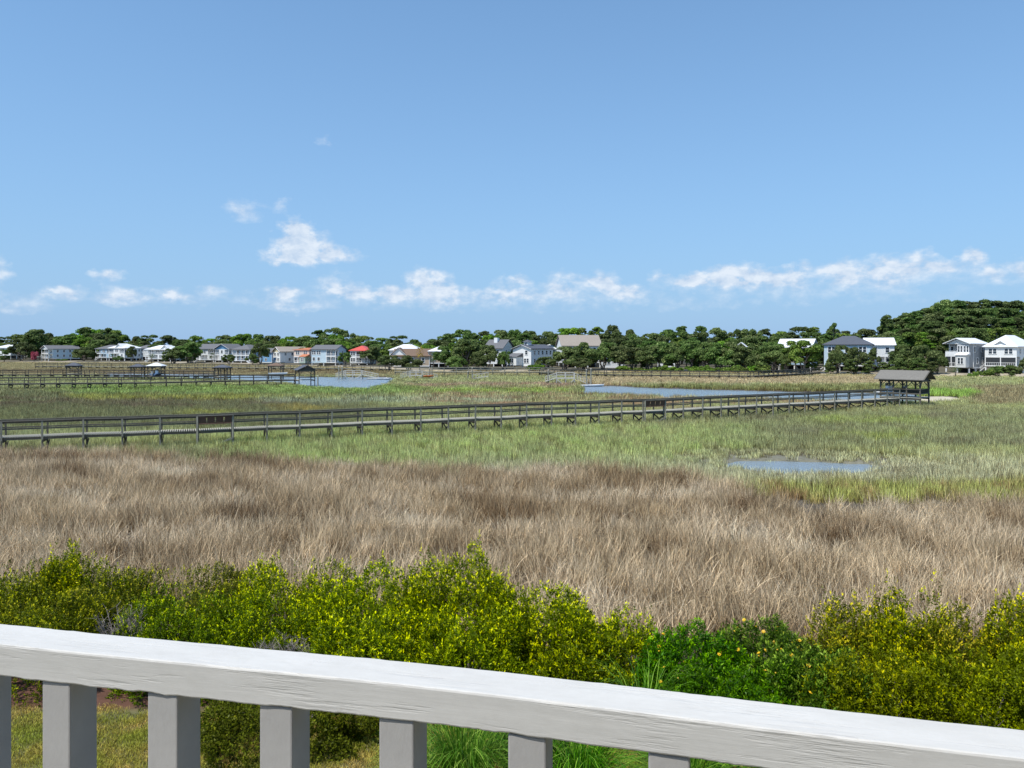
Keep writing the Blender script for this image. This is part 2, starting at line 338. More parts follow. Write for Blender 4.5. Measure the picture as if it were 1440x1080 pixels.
def scatter(name, label, cat, P, rot, scl, tint, idx, coll):
    me = np_mesh(name, P, np.zeros((0, 4), int), None, [('rot', 'FLOAT_VECTOR', 'POINT', rot.astype(np.float32)), ('scl', 'FLOAT_VECTOR', 'POINT', scl.astype(np.float32)),
        ('idx', 'INT', 'POINT', idx.astype(np.int32)), ('tint', 'FLOAT_COLOR', 'POINT', np.c_[tint, np.ones(len(tint))].astype(np.float32))])
    o = mobj(name, me); ng = bpy.data.node_groups.new(name, 'GeometryNodeTree')
    ng.interface.new_socket('Geometry', in_out='INPUT', socket_type='NodeSocketGeometry'); ng.interface.new_socket('Geometry', in_out='OUTPUT', socket_type='NodeSocketGeometry')
    gi, go = ng.nodes.new('NodeGroupInput'), ng.nodes.new('NodeGroupOutput'); ip = ng.nodes.new('GeometryNodeInstanceOnPoints'); ci = ng.nodes.new('GeometryNodeCollectionInfo')
    ci.inputs['Collection'].default_value = coll; ci.inputs['Separate Children'].default_value = True; ci.inputs['Reset Children'].default_value = True
    ip.inputs['Pick Instance'].default_value = True; ng.links.new(gi.outputs[0], ip.inputs['Points']); ng.links.new(ci.outputs[0], ip.inputs['Instance'])
    for nm, ty, sock in (('rot', 'FLOAT_VECTOR', 'Rotation'), ('scl', 'FLOAT_VECTOR', 'Scale'), ('idx', 'INT', 'Instance Index')):
        a = ng.nodes.new('GeometryNodeInputNamedAttribute'); a.data_type = ty; a.inputs['Name'].default_value = nm; ng.links.new(a.outputs['Attribute'], ip.inputs[sock])
    ng.links.new(ip.outputs[0], go.inputs[0]); md = o.modifiers.new('scatter', 'NODES'); md.node_group = ng
    return tag(o, label, cat, kind='stuff')
GR = np.random.RandomState(7)
GRASS = grassmat('marsh_grass'); 
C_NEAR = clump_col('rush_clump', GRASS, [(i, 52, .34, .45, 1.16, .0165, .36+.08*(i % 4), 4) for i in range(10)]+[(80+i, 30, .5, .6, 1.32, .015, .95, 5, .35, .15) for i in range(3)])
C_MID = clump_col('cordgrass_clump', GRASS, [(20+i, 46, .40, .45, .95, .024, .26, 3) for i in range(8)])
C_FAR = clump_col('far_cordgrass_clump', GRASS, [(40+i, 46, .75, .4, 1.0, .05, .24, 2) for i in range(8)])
def spots(d0, d1, dens, marg=.80):
    n = int(marg*(d1*d1-d0*d0)*dens); y = np.sqrt(d0*d0+(d1*d1-d0*d0)*GR.rand(n)); u = (GR.rand(n)*2-1)*(marg+3/y); return u*y, y
def lin(a): a = np.array(a, float)/255; return np.where(a < .04045, a/12.92, ((a+.055)/1.055)**2.4)
YB_X = [-200, 0, 200, 330, 450, 600, 700, 800, 900, 1000, 1060, 1120, 1200, 1300, 1440, 1700]
YB_Y = [628, 630, 633, 640, 646, 648, 655, 652, 656, 668, 682, 700, 705, 702, 694, 690]
def mixc(c, k, col):
    k = np.clip(k, 0, 1)[:, None]; return c*(1-k)+np.array(col)*k
def zones(x, y, far=False):
    """tint, height factor and kind of grass at each spot of the marsh"""
    px = x/y*F+CX; py = HY+(H-.7)/y*F; n1 = wav(x, y, 16, 31); n2 = wav(x, y, 5, 32); n3 = wav(x*.35, y, 9, 33); rn = GR.rand(len(x))
    jx = px+n1*30; jy = py+n2*.035*(py-HY)+n1*.03*(py-HY)
    brown = jy+wav(x, y, 2.2, 78)*5 > np.interp(px, YB_X, YB_Y)
    c = np.tile(lin((158, 160, 112)), (len(x), 1))
    band = lambda y0, y1, s=3: np.clip((jy-y0)/s, 0, 1)*np.clip((y1-jy)/s, 0, 1)
    xb = lambda x0, x1, s=30: np.clip((jx-x0)/s, 0, 1)*np.clip((x1-jx)/s, 0, 1)
    c = mixc(c, .6*np.clip(n1, 0, 1), lin((156, 166, 104))); c = mixc(c, .6*np.clip(-n1-.1, 0, 1), lin((124, 124, 100)))
    c = mixc(c, band(628, 700, 14)*xb(520, 1700, 160)*.85, lin((168, 166, 134)))        # pale sage band above the rushes
    c = mixc(c, band(570, 628, 10)*xb(940, 1800, 120)*.6, lin((128, 132, 98))); c = mixc(c, band(566, 628, 8)*xb(940, 1800, 120)*np.clip(n3, 0, 1)*.8, lin((112, 104, 88)))
    c = mixc(c, band(580, 595, 5)*xb(1100, 1350,80)*np.clip(.6+n2*.6,0,1)*.75, lin((152, 166, 84))); c = mixc(c, band(600, 612, 3)*xb(1150, 1290)*.7, lin((146, 156, 84)))
    c = mixc(c, band(590, 650, 6)*xb(250, 1100, 80)*np.clip(.4+n2, 0, 1)*.55, lin((160, 180, 105)))
    c = mixc(c, band(540, 600, 5)*xb(-300, 560, 60)*.8, lin((118, 118, 84))); c = mixc(c, band(553, 572, 5)*xb(-300, 460, 80)*np.clip(n3+.5, 0, 1)*.9, lin((112, 96, 80)))
    c = mixc(c, band(536, 552, 3)*xb(60, 680, 60)*.95, lin((136, 156, 88))); c = mixc(c, band(551, 560, 3)*xb(100, 500, 30)*.6, lin((165, 165, 75)))
    c = mixc(c, band(553, 566, 4)*xb(350, 760)*.6, lin((160, 168, 140))); c = mixc(c, band(566, 577, 3)*xb(380, 470)*.8, lin((160, 146, 84))); c = mixc(c, band(572, 582, 3)*xb(230, 350)*.8, lin((158, 158, 84)))
    c = mixc(c, band(541, 572, 3)*xb(560, 1250, 60)*np.clip(.35+n3*1.3, 0, 1), lin((158, 132, 104)))
    c = mixc(c, band(535, 541, 2)*xb(560, 830, 30)*.8, lin((165, 135, 118))); c = mixc(c, band(543, 549, 2)*xb(600, 830, 30)*.7, lin((140, 165, 70)))
    c = mixc(c, band(525, 538, 2)*xb(800, 1330, 30)*.8, lin((180, 160, 128))); c = mixc(c, band(538, 553, 2)*xb(800, 1330, 30)*.8, lin((120, 122, 74)))
    c = mixc(c, band(543, 556, 2)*xb(1290, 1378, 14), lin((138, 165, 80))); c = mixc(c, band(538, 566, 2)*xb(1360, 1800, 16)*.75, lin((138, 122, 96)))
    c = mixc(c, band(500, 526, 2)*.75, lin((160, 145, 110))); c = mixc(c, band(516, 524, 2)*xb(-300, 560, 30)*np.clip(.5+n3, 0, 1), lin((120, 100, 76)))
    yg = band(664, 712, 6)*xb(1040, 1700, 40); c = mixc(c, yg, lin((154, 158, 92))); c = mixc(c, yg*np.clip(n2*1.8, 0, 1), lin((140, 118, 84)))
    # the brown needlerush
    b = np.tile(lin((176, 160, 133)), (len(x), 1)); m1 = wav(x, y*1.5, 13, 41); m2 = wav(x, y*1.4, 4.5, 42)
    b = mixc(b, np.clip(m1*1.1, 0, 1)*.75, lin((126, 107, 82))); b = mixc(b, np.clip(-m1, 0, 1)*.7, lin((206, 196, 178)))
    b = mixc(b, np.clip(m2, 0, 1)*.5, lin((146, 124, 84))); edge = np.clip(1-(jy-np.interp(px, YB_X, YB_Y))/26, 0, 1)
    b = mixc(b, edge*np.clip(.3+m2+m1, 0, 1)*xb(120, 1050, 80)*.7, lin((128, 106, 74))); b = mixc(b, np.clip((m1+.5*m2-.42)*3, 0, 1)*.8, lin((108, 88, 66))); b = mixc(b, (np.abs(px-800) < 150)*np.clip(m1+.3, 0, 1)*np.clip((jy-640)/30, 0, 1)*np.clip((740-jy)/30, 0, 1)*.7, lin((130, 108, 78)))
    c = np.where(brown[:, None], b, c); hf = np.where(brown, 1+.26*m1+.14*m2, .82+.12*n2)
    hf = np.where((jy < 549) & (px < 640), hf*.6, hf); hf = np.where((jy < 535) & (px > 640), hf*.75, hf); pl = pdist(POOL, x, y) < 4; hf = np.where(pl & ~brown, hf*.55, hf); c = np.where((pl & ~brown)[:, None], c*.6+.4*lin((162, 160, 132)), c); hf = hf*np.where(~brown & (rn < .10), 1.2, 1.); hf = np.where((yg > .5) & ~brown, .8, hf)
    c = c*(1+.35*(rn-.5))[:, None]; c = np.where(((rn < .06) & ~brown)[:, None], c*np.array([.68, .60, .55]), c); return c, hf, brown
def marsh(name, label, cat, d0, d1, dens, coll, nidx, gain, want=None, sxy=1., zs=1., lean=.12):
    x, y = spots(d0, d1, dens); c, hf, br = zones(x, y); w = water_amt(x, y); px = x/y*F+CX; s = shore(px)
    keep = (w < -.25) & (y < s-3-3*GR.rand(len(x))) & ~inpoly(SPIT, x, y)
    pool = pdist(POOL, x, y) < 3.5; keep |= (w > -.3) & (w < 3) & pool & (GR.rand(len(x)) < .4) & (wav(x, y*2.2, 3.0, 77) > .12)
    keep &= ~(pool & (w > -2.2) & (GR.rand(len(x)) > .55)) 
    strand = (y > s-16) & (GR.rand(len(x)) < .75) & (px > 540); keep &= ~strand
    if want is not None: keep &= (br == want)
    if want: keep &= GR.rand(len(x)) < np.clip(1.05-.9*np.clip(wav(x, y, 3.2, 90)*1.3-.25, 0, 1), 0, 1)
    x, y, c, hf = x[keep], y[keep], c[keep]*gain, hf[keep]; n = len(x); z = terrain(x, y)-.03
    wx = wav(x, y, 5, 51)*lean*1.2+lean*.6; wy = wav(x, y, 6, 52)*lean*.9
    rot = np.stack([wy, wx, GR.rand(n)*6.283], -1); rot[:, :2] += (GR.rand(n, 2)-.5)*.12
    rot[:, 2] = GR.rand(n)*6.283; k = hf*(.82+.36*GR.rand(n))*zs
    return scatter(name, label, cat, np.c_[x, y, z], rot, np.c_[np.full(n, sxy), np.full(n, sxy), k], np.clip(c, 0, .95), GR.randint(0, nidx, n), coll), n
G0 = 1.60
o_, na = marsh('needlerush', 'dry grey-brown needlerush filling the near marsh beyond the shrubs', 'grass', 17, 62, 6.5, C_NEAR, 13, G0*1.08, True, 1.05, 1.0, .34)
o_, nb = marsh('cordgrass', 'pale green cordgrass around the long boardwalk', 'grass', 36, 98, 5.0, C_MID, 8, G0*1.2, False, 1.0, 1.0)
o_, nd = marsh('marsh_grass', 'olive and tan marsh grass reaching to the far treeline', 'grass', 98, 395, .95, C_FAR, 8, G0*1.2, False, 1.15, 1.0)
print('clumps', na, nb, nd)
# the lawn below the deck
LAWN = clump_col('lawn_tuft', GRASS, [(60+i, 60, .16, .025, .07, .006, .7, 2) for i in range(5)])
n = 14000; x = -15+GR.rand(n)*20; y = 8+GR.rand(n)*5.6; c = np.tile(lin((140, 146, 66)), (n, 1)); q = wav(x, y, 1.6, 61)
c = mixc(c, np.clip(q*1.5, 0, 1)*.9, lin((176, 160, 98))); c = mixc(c, np.clip(-q, 0, 1)*.6, lin((110, 140, 50)))
k_ = GR.rand(n) < np.clip((13.5-y+.3*q)/.4, 0, 1); x, y, c = x[k_], y[k_], c[k_]; n = len(x)
scatter('lawn', 'patchy mown lawn seen between the balusters', 'lawn', np.c_[x, y, terrain(x, y)], np.c_[np.zeros(n), np.zeros(n), GR.rand(n)*6.28], np.c_[np.ones(n), np.ones(n), .7+.7*GR.rand(n)], np.clip(c*2.0*np.array([1.08,1,.9]), 0, .9), GR.randint(0, 5, n), LAWN)
# ---------------------------------------------------------------- the painted deck railing in front of the camera
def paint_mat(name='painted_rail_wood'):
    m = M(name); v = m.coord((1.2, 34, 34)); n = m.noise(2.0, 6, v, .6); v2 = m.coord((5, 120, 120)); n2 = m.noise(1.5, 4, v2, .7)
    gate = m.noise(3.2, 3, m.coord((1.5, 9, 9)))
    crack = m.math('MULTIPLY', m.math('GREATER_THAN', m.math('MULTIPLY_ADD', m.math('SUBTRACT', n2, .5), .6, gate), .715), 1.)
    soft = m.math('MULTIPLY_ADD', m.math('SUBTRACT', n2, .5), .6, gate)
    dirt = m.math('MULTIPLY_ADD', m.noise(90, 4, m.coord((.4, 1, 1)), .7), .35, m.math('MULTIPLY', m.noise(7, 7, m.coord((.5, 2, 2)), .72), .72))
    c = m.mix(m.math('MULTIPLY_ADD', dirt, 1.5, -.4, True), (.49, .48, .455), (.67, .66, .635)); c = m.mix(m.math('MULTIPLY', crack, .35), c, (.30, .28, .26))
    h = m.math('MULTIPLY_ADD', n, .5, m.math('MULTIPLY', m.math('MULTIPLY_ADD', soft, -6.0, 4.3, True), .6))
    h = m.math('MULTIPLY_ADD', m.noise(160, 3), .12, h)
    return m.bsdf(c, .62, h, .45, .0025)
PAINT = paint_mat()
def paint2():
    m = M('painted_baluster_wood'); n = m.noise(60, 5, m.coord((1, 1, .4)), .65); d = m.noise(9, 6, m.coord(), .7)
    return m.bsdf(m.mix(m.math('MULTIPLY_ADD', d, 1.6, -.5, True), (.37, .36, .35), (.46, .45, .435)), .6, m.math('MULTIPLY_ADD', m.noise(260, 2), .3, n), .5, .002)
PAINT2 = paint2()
RT = 7.06; RA = math.atan(-.236); RO = Vector((0, .927, 0)); RD = Vector((math.cos(RA), math.sin(RA), 0)); RN = Vector((-math.sin(RA), math.cos(RA), 0))
rail = empty('deck_railing', (0, .927, RT-1.07), RA, 'white painted wooden deck railing with square balusters, close in front of the viewer', 'railing')
def bow(s): return .014*math.exp(-((s+.12)/.42)**2)
def long_board(name, parent, z1, th, wd, front=0., bowed=True, m=PAINT):
    rr = np.random.RandomState(5); ns = 950; S = np.linspace(-4.6, 2.15, ns); prof = []
    b = .003                                         # rounded arrises, slightly ragged with old paint
    V = []; jit = np.convolve(rr.randn(ns+8), np.ones(5)/5, 'same')[:ns]; jit2 = np.convolve(rr.randn(ns+8), np.ones(3)/3, 'same')[:ns]
    for i, s in enumerate(S):
        o = (bow(s) if bowed else 0)+front; j = .0007*jit[i]; k = .0009*jit2[i]
        P = [(0, -th+b+k), (0, -b), (b*.3, -b*.3+j), (b+j, 0), (wd-b, 0+j*.5), (wd-b*.3, -b*.3+j), (wd, -b), (wd, -th+b), (wd-b, -th), (b, -th+k)]
        V += [(s, o+p[0], z1+p[1]) for p in P]
    k = 10; idx = np.arange(ns*k).reshape(ns, k); nx_ = np.roll(idx, -1, 1)
    Q = np.stack([idx[:-1], idx[1:], nx_[1:], nx_[:-1]], -1).reshape(-1, 4)[:, ::-1]
    return mobj(name, np_mesh(name, V, Q, m, smooth=False), parent)
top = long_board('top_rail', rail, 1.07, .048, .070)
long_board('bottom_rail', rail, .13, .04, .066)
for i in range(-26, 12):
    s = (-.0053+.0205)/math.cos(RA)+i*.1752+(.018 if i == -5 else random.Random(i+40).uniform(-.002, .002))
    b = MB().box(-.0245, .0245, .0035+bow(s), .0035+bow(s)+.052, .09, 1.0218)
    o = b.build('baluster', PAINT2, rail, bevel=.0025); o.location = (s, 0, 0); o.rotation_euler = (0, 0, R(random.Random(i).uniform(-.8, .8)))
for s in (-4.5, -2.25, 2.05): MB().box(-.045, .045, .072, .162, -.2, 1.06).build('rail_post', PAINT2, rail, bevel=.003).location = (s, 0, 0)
# the deck it stands on
dk = empty('deck', (0, .927, RT-1.07), RA, 'raised wooden deck floor on posts under the white railing', 'deck')
mb = MB()
for i in range(26): mb.box(-4.6, 2.0, .07-(i+1)*.145+.006, .07-i*.145, -.04, 0)
mb.build('deck_boards', WOOD_DK, dk); mb = MB(); mb.box(-4.6, 2.0, .0, .04, -.28, -.045)
for i in range(11): mb.box(-4.6+i*.6, -4.56+i*.6, -3.6, 0, -.24, -.045)
mb.build('joists', WOOD_P, dk)
for s in (-4.4, -2.1, 0, 1.85):
    for q in (-.15, -3.4): MB().box(s-.07, s+.07, q-.07, q+.07, -5.0, -.245).build('support_post', WOOD_P, dk)

hb = empty('unseen_house', (0, -2.6, 0), 0, 'added unseen dark house behind the viewer, its right wing shading the balusters', 'house')
MB().box(-7, 2.1, -9, 0, .8, 10.2).box(2.101, 7, -9, 4.1, .8, 10.2).build('wall', DARKW, hb); MB().poly([(-7.5,-9.5,10.2),(7.5,-9.5,10.2),(7.5,.1,10.2),(-7.5,.1,10.2),(-4,-4.5,13),(4,-4.5,13)], [(3,2,1,0),(0,1,5,4),(1,2,5),(2,3,4,5),(3,0,4)]).build('roof', R_GREY, hb)  # out of view: dark walls and right wing added to shade the baluster sides
for xw in (-4.5,): window_ = box('window', TRIM, hb, xw-.8, xw+.8, .004, .08, 6.9, 8.5); box('pane', GLASS, window_, xw-.7, xw+.7, .081, .1, 7, 8.4)
dw = box('door', TRIM, hb, -1.1, 1.1, .004, .09, 6.02, 8.4); box('pane', GLASS, dw, -.95, .95, .091, .11, 6.2, 8.25)

# ---------------------------------------------------------------- boardwalks
def resample(pts, sp):
    pts = [Vector(p) for p in pts]; out = [pts[0].copy()]; rem = sp
    for a, b in zip(pts, pts[1:]):
        l = (b-a).length; t = rem
        while t <= l: out.append(a.lerp(b, t/l)); t += sp
        rem = t-l
    return out
def boardwalk(label, pts, z, width=1.5, sp=2.44, rail_h=1.07, fine=True, wr=WOOD_D, wp=WOOD_P, wd=WOOD_DK, brace=True, gz=-.35, group=None, caps=True, midr=True):
    S = resample(pts, sp); n = len(S); o0 = S[0]; root = empty('boardwalk', (o0.x, o0.y, gz), 0, label, 'boardwalk', group); zb = z-gz
    S = [Vector((p.x-o0.x, p.y-o0.y, 0)) for p in S]; T = [(S[min(i+1, n-1)]-S[max(i-1, 0)]).normalized() for i in range(n)]; Nn = [Vector((-t.y, t.x, 0)) for t in T]
    rr = random.Random(n); dz = [rr.uniform(-.03, .025) for _ in S]
    E = lambda i, side, off=0: S[i]+Nn[i]*side*(width/2+off)
    up = lambda p, h: Vector((p.x, p.y, zb+h))
    mb = MB()
    for i in range(n-1):
        a, b = S[i], S[i+1]; l = (b-a).length; k = max(1, int(l/.15)) if fine else 1
        for j in range(k):
            t0, t1 = j/k, (j+1)/k-(.03 if fine else 0); na, nb = Nn[i].lerp(Nn[i+1], t0), Nn[i].lerp(Nn[i+1], t1); w = width/2+.05+(rr.uniform(-.015, .015) if fine else 0)
            p, q = a.lerp(b, t0), a.lerp(b, t1); c = [p-na*w, q-nb*w, q+nb*w, p+na*w]
            zz = dz[i]*(1-t0)+dz[i+1]*t0
            mb.poly([(v.x, v.y, zb-.04+zz) for v in c]+[(v.x, v.y, zb+zz) for v in c], [(0,3,2,1),(4,5,6,7),(0,1,5,4),(1,2,6,5),(2,3,7,6),(3,0,4,7)])
    mb.build('deck_boards', wd, root)
    for side in (-1, 1):
        a = MB(); b = MB(); c = MB()
        for i in range(n-1):
            p, q = E(i, side), E(i+1, side); u, v = dz[i], dz[i+1]
            a.bar(up(p, rail_h+u), up(q, rail_h+v), .15, .05); b.bar(up(E(i, side, -.05), rail_h*.5+u), up(E(i+1, side, -.05), rail_h*.5+v), .045, .10)
            c.bar(up(E(i, side, -.06), -.13+u), up(E(i+1, side, -.06), -.13+v), .05, .18)
            if caps: a.bar(up(E(i, side, -.05), rail_h-.09+u), up(E(i+1, side, -.05), rail_h-.09+v), .04, .11)
        a.build('top_rail', wr, root)
        if midr: b.build('mid_rail', wr, root)
        c.build('stringer', wr, root)
        for i in range(n):
            p = E(i, side, .02); o = MB().box(-.055, .055, -.055, .055, 0, zb+rail_h-.03+dz[i]).build('post', wp if side < 0 else wr, root); o.location = (p.x, p.y, 0); o.rotation_euler = (rr.uniform(-.014, .014), rr.uniform(-.014, .014), math.atan2(T[i].y, T[i].x))
    for i in range(n):
        p, q = E(i, -1, .12), E(i, 1, .12)
        MB().bar((p.x, p.y, zb-.32), (q.x, q.y, zb-.32), .05, .2).build('cross_beam', WOOD_B, root)
        if brace:
            b = MB(); b.bar((p.x, p.y, zb-.45), (q.x, q.y, .45), .05, .13)
            t = T[i]*.12; b.bar((p.x+t.x, p.y+t.y, .45), (q.x+t.x, q.y+t.y, zb-.45), .05, .13); b.build('cross_brace', WOOD_B, root)
    return root, [Vector((s.x+o0.x, s.y+o0.y, z)) for s in S]
def at(px, d): return Vector(((px-CX)/F*d, d, 0))
main_pts = [at(-260, 46.5), at(0, 51), at(245, 55), at(480, 60), at(700, 65.7), at(880, 71), at(1040, 77.7), at(1160, 84), at(1262, 91)]
walk, WS = boardwalk('long weathered boardwalk crossing the near green marsh to the gabled dock shelter, nearest of all', main_pts, 1.43)
wbase = Vector(walk.location)
def bench(px, label):
    """a high-backed bench set out on the near side of the walk"""
    i = min(range(len(WS)), key=lambda k: abs(WS[k].x/WS[k].y*F+CX-px)); a, b = WS[i], WS[i+1]; t = (b-a).normalized(); nrm = Vector((t.y, -t.x, 0))
    mid = a-wbase; b_ = b-wbase; o = nrm*.98
    q = MB(); A, B = a+o, b+o; A.z = B.z = 0; A -= Vector((wbase.x, wbase.y, 0)); B -= Vector((wbase.x, wbase.y, 0)); Z = 1.78
    # back boards, leaning outwards
    for k in range(4):
        s0, s1 = .03+k*.245, .03+k*.245+.21; p, r = A.lerp(B, s0), A.lerp(B, s1)
        q.poly([Vector((p.x, p.y, Z+.50)), Vector((r.x, r.y, Z+.50)), Vector((r.x, r.y, Z+1.02))+nrm*.14, Vector((p.x, p.y, Z+1.02))+nrm*.14]+
               [Vector((p.x, p.y, Z+.50))-nrm*.04, Vector((r.x, r.y, Z+.50))-nrm*.04, Vector((r.x, r.y, Z+1.02))+nrm*.10, Vector((p.x, p.y, Z+1.02))+nrm*.10], [(0,1,2,3),(7,6,5,4),(0,4,5,1),(1,5,6,2),(2,6,7,3),(3,7,4,0)])
    be = bpy.data.objects.new('bench', None); COL.objects.link(be); be.parent = walk; tag(be, label); be.empty_display_size = .3
    q.build('backrest', WOOD_R, be)
    s = MB(); s.bar(A+Vector((0, 0, Z+.45))-nrm*.25, B+Vector((0, 0, Z+.45))-nrm*.25, .4, .05); s.build('seat', WOOD_R, be)
    s = MB(); s.bar(A+Vector((0, 0, Z+1.06))+nrm*.13, B+Vector((0, 0, Z+1.06))+nrm*.13, .14, .045); s.build('top_board', WOOD_D, be)
    for P in (A, B): MB().box(-.06, .06, -.06, .06, 0, Z+1.03).build('leg', WOOD_P, be).location = P+nrm*.07
    s = MB(); s.bar(A+Vector((0, 0, .25))+nrm*.15, B+Vector((0, 0, 1.15))+nrm*.15, .045, .12); s.build('brace', WOOD_P, be)
bench(262, 'reddish bench back at the left of the walk'); bench(893, 'small dark bench back further along the walk')

# ---------------------------------------------------------------- dock shelters
def pavilion(label, px, d, w, dp, rz, z, he, hr, roof, kind='gable', nx=3, fine=False, gz=-.4, rails=True, cat='shelter', posts=WOOD_B, over=.32, plat=WOOD_DK, name='dock_shelter', group=None, s_=1.):
    w *= s_; dp *= s_; root = empty(name, (*at(px, d)[:2], gz), rz, label, cat, group); zb = z-gz; x1, y1 = w/2, dp/2
    xs = [-x1+i*w/(nx-1) for i in range(nx)]; mb = MB(); k = int(dp/.15) if fine else 1
    for j in range(k): mb.box(-x1-.1, x1+.1, -y1-.1+j*(dp+.2)/k, -y1-.1+(j+1)*(dp+.2)/k-(.008 if fine else 0), zb-.05, zb)
    mb.build('platform', plat, root); mb = MB()
    for yy_ in (-y1, y1): mb.box(-x1-.05, x1+.05, yy_-.03, yy_+.03, zb-.27, zb-.052)
    mb.build('platform_beam', WOOD_D, root)
    for yy_ in (-y1+.06, y1-.06):
        for x_ in xs: MB().box(x_-.075, x_+.075, yy_-.075, yy_+.075, 0, zb+he).build('post', posts, root)
        MB().box(-x1-.2, x1+.2, yy_-.05, yy_+.05, zb+he-.22, zb+he-.002).build('header_beam', WOOD_D, root)
        for i, x_ in enumerate(xs):
            for sg in (-1, 1):
                if (i == 0 and sg < 0) or (i == nx-1 and sg > 0): continue
                MB().bar((x_, yy_, zb+he-.85), (x_+sg*.7, yy_, zb+he-.15), .07, .09, (0, 1, 0)).build('knee_brace', WOOD_D, root)
    for x_ in (xs[0], xs[-1]):
        MB().box(x_-.045, x_+.045, -y1, y1, zb+he-.22+.003, zb+he-.004).build('end_beam', WOOD_D, root)
        for sg in (-1, 1): MB().bar((x_, sg*(y1-.06), zb+he-.85), (x_, sg*(y1-.76), zb+he-.15), .07, .09, (1, 0, 0)).build('knee_brace', WOOD_D, root)
    if rails:
        mb = MB()
        for yy_ in ((-y1, y1) if fine else (y1,)):
            mb.box(-x1, x1, yy_-.07, yy_+.07, zb+.98, zb+1.03); mb.box(-x1, x1, yy_-.02, yy_+.02, zb+.42, zb+.56)
        mb.box(x1-.07, x1+.07, -y1+.072, y1-.072, zb+.98, zb+1.032); mb.box(x1-.02, x1+.02, -y1+.03, y1-.03, zb+.42, zb+.558)
        mb.build('railing', WOOD_D, root)
    xo, yo, e, r_ = x1+over, y1+over, zb+he, zb+he+hr; th = .09
    if kind == 'gable':
        sl_ = hr/yo; rf = MB()
        for sg in (-1, 1): rf.poly([(-xo,sg*yo,e),(xo,sg*yo,e),(xo,0,r_),(-xo,0,r_),(-xo,sg*yo,e+th),(xo,sg*yo,e+th),(xo,0,r_+th),(-xo,0,r_+th)], [(0,1,2,3),(7,6,5,4),(0,4,5,1),(1,5,6,2),(3,2,6,7),(0,3,7,4)])
        ro = rf.build('roof', roof, root)
        for sg in (-1, 1):
            g_ = MB(); X = sg*x1; g_.poly([(X-.03,-y1,e),(X-.03,y1,e),(X-.03,0,e+sl_*y1),(X+.03,-y1,e),(X+.03,y1,e),(X+.03,0,e+sl_*y1)], [(0,1,2),(5,4,3),(0,3,4,1),(1,4,5,2),(2,5,3,0)]); g_.build('gable_boards', WOOD_B, ro)
            f_ = MB()
            for s2 in (-1, 1): f_.bar((sg*(xo+.02), s2*yo, e+.03), (sg*(xo+.02), 0, r_+.03), .04, .16, (1, 0, 0))
            f_.build('fascia', WOOD_D, ro)
    else:
        rl = max(0., xo-yo*.95); rf = MB(); rf.poly([(-xo,-yo,e),(xo,-yo,e),(xo,yo,e),(-xo,yo,e),(-xo,-yo,e+th),(xo,-yo,e+th),(xo,yo,e+th),(-xo,yo,e+th),(-rl-.01,0,r_),(rl+.01,0,r_)],
            [(3,2,1,0),(0,1,5,4),(1,2,6,5),(2,3,7,6),(3,0,4,7),(4,5,9,8),(5,6,9),(6,7,8,9),(7,4,8)]); rf.build('roof', roof, root)
    return root
PM = pavilion('brown gabled dock shelter with knee-braced posts at the right end of the long boardwalk', 1272, 93.2, 4.6, 3.1, R(-47), 1.40, 2.15, 1.05, R_DOCK, nx=4, fine=True, over=.55, posts=WOOD_D)
# main shelter bench seats
mb = MB(); mb.box(-2.3, 2.3, 1.15, 1.5, 1.8+.40, 1.8+.45); mb.box(-2.3, 2.3, 1.51, 1.55, 1.8+.5, 1.8+.95); mb.build('bench_seat', WOOD_D, PM)
# boardwalks beyond
boardwalk('dark boardwalk on the left ending at the small gabled shelter by the creek', [at(-230, 120), at(0, 133), at(200, 137), at(330, 145), at(424, 150)], 1.15, sp=2.6, fine=False, gz=-.4, wp=WOOD_D, wd=WOOD_D)
boardwalk('low dark boardwalk in the left distance leading to the hip-roofed shelters', [at(-200, 168), at(0, 176), at(110, 178), at(230, 172), at(318, 166)], 1.2, sp=2.8, fine=False, gz=-.5, wp=WOOD_B, wd=WOOD_D, brace=False)
boardwalk('thin boardwalk furthest back on the left in front of the pastel houses', [at(52, 262), at(190, 252), at(330, 244), at(450, 236), at(560, 226)], 1.1, sp=3.2, fine=False, gz=-.5, wp=WOOD_D, brace=False)
boardwalk('pale narrow boardwalk in the middle distance between the two stepped docks', [at(556, 196), at(660, 196), at(790, 194)], 1.25, sp=3.2, fine=False, gz=-.5, wr=WOOD_P, wp=WOOD_P, brace=False)
boardwalk('long low dark boardwalk in front of the oak wood beyond the right channel', [at(760, 196), at(860, 186), at(960, 180), at(1060, 178), at(1135, 196), at(1150, 206)], .85, sp=2.3, fine=False, gz=-.5, wp=WOOD_B, wd=WOOD_D, brace=True)
pavilion('small dark gabled shelter on posts at the left edge of the creek', 429, 150, 3.4, 3.2, R(-62), 1.1, 1.9, .95, R_DARK, nx=2)
pavilion('dark hip-roofed shelter alone at the far left end of the marsh docks', 104, 182, 3.0, 2.6, R(10), 1.2, 1.9, .8, R_DARK, 'hip', 2, s_=.86)
pavilion('dark hip-roofed shelter just left of the white-roofed boathouse', 194, 176, 2.8, 2.4, R(5), 1.1, 1.9, .7, R_DARK, 'hip', 2, s_=.86)
pavilion('boathouse shelter with a bright white hipped roof over a boat', 220, 172, 3.4, 3.0, R(5), 1.0, 2.3, .75, R_WHITE, 'hip', 2, s_=.86)
pavilion('grey flat-looking shelter on tall posts in front of the gabled white houses', 313, 165, 3.2, 2.6, R(0), 1.1, 2.0, .65, R_DARK, 'hip', 3, s_=.86)
pavilion('brown-roofed boat lift shelter on a single pair of posts left of the creek', 388, 182, 2.9, 2.4, R(0), .9, 2.2, .7, R_BROWN, 'hip', 2, rails=False)

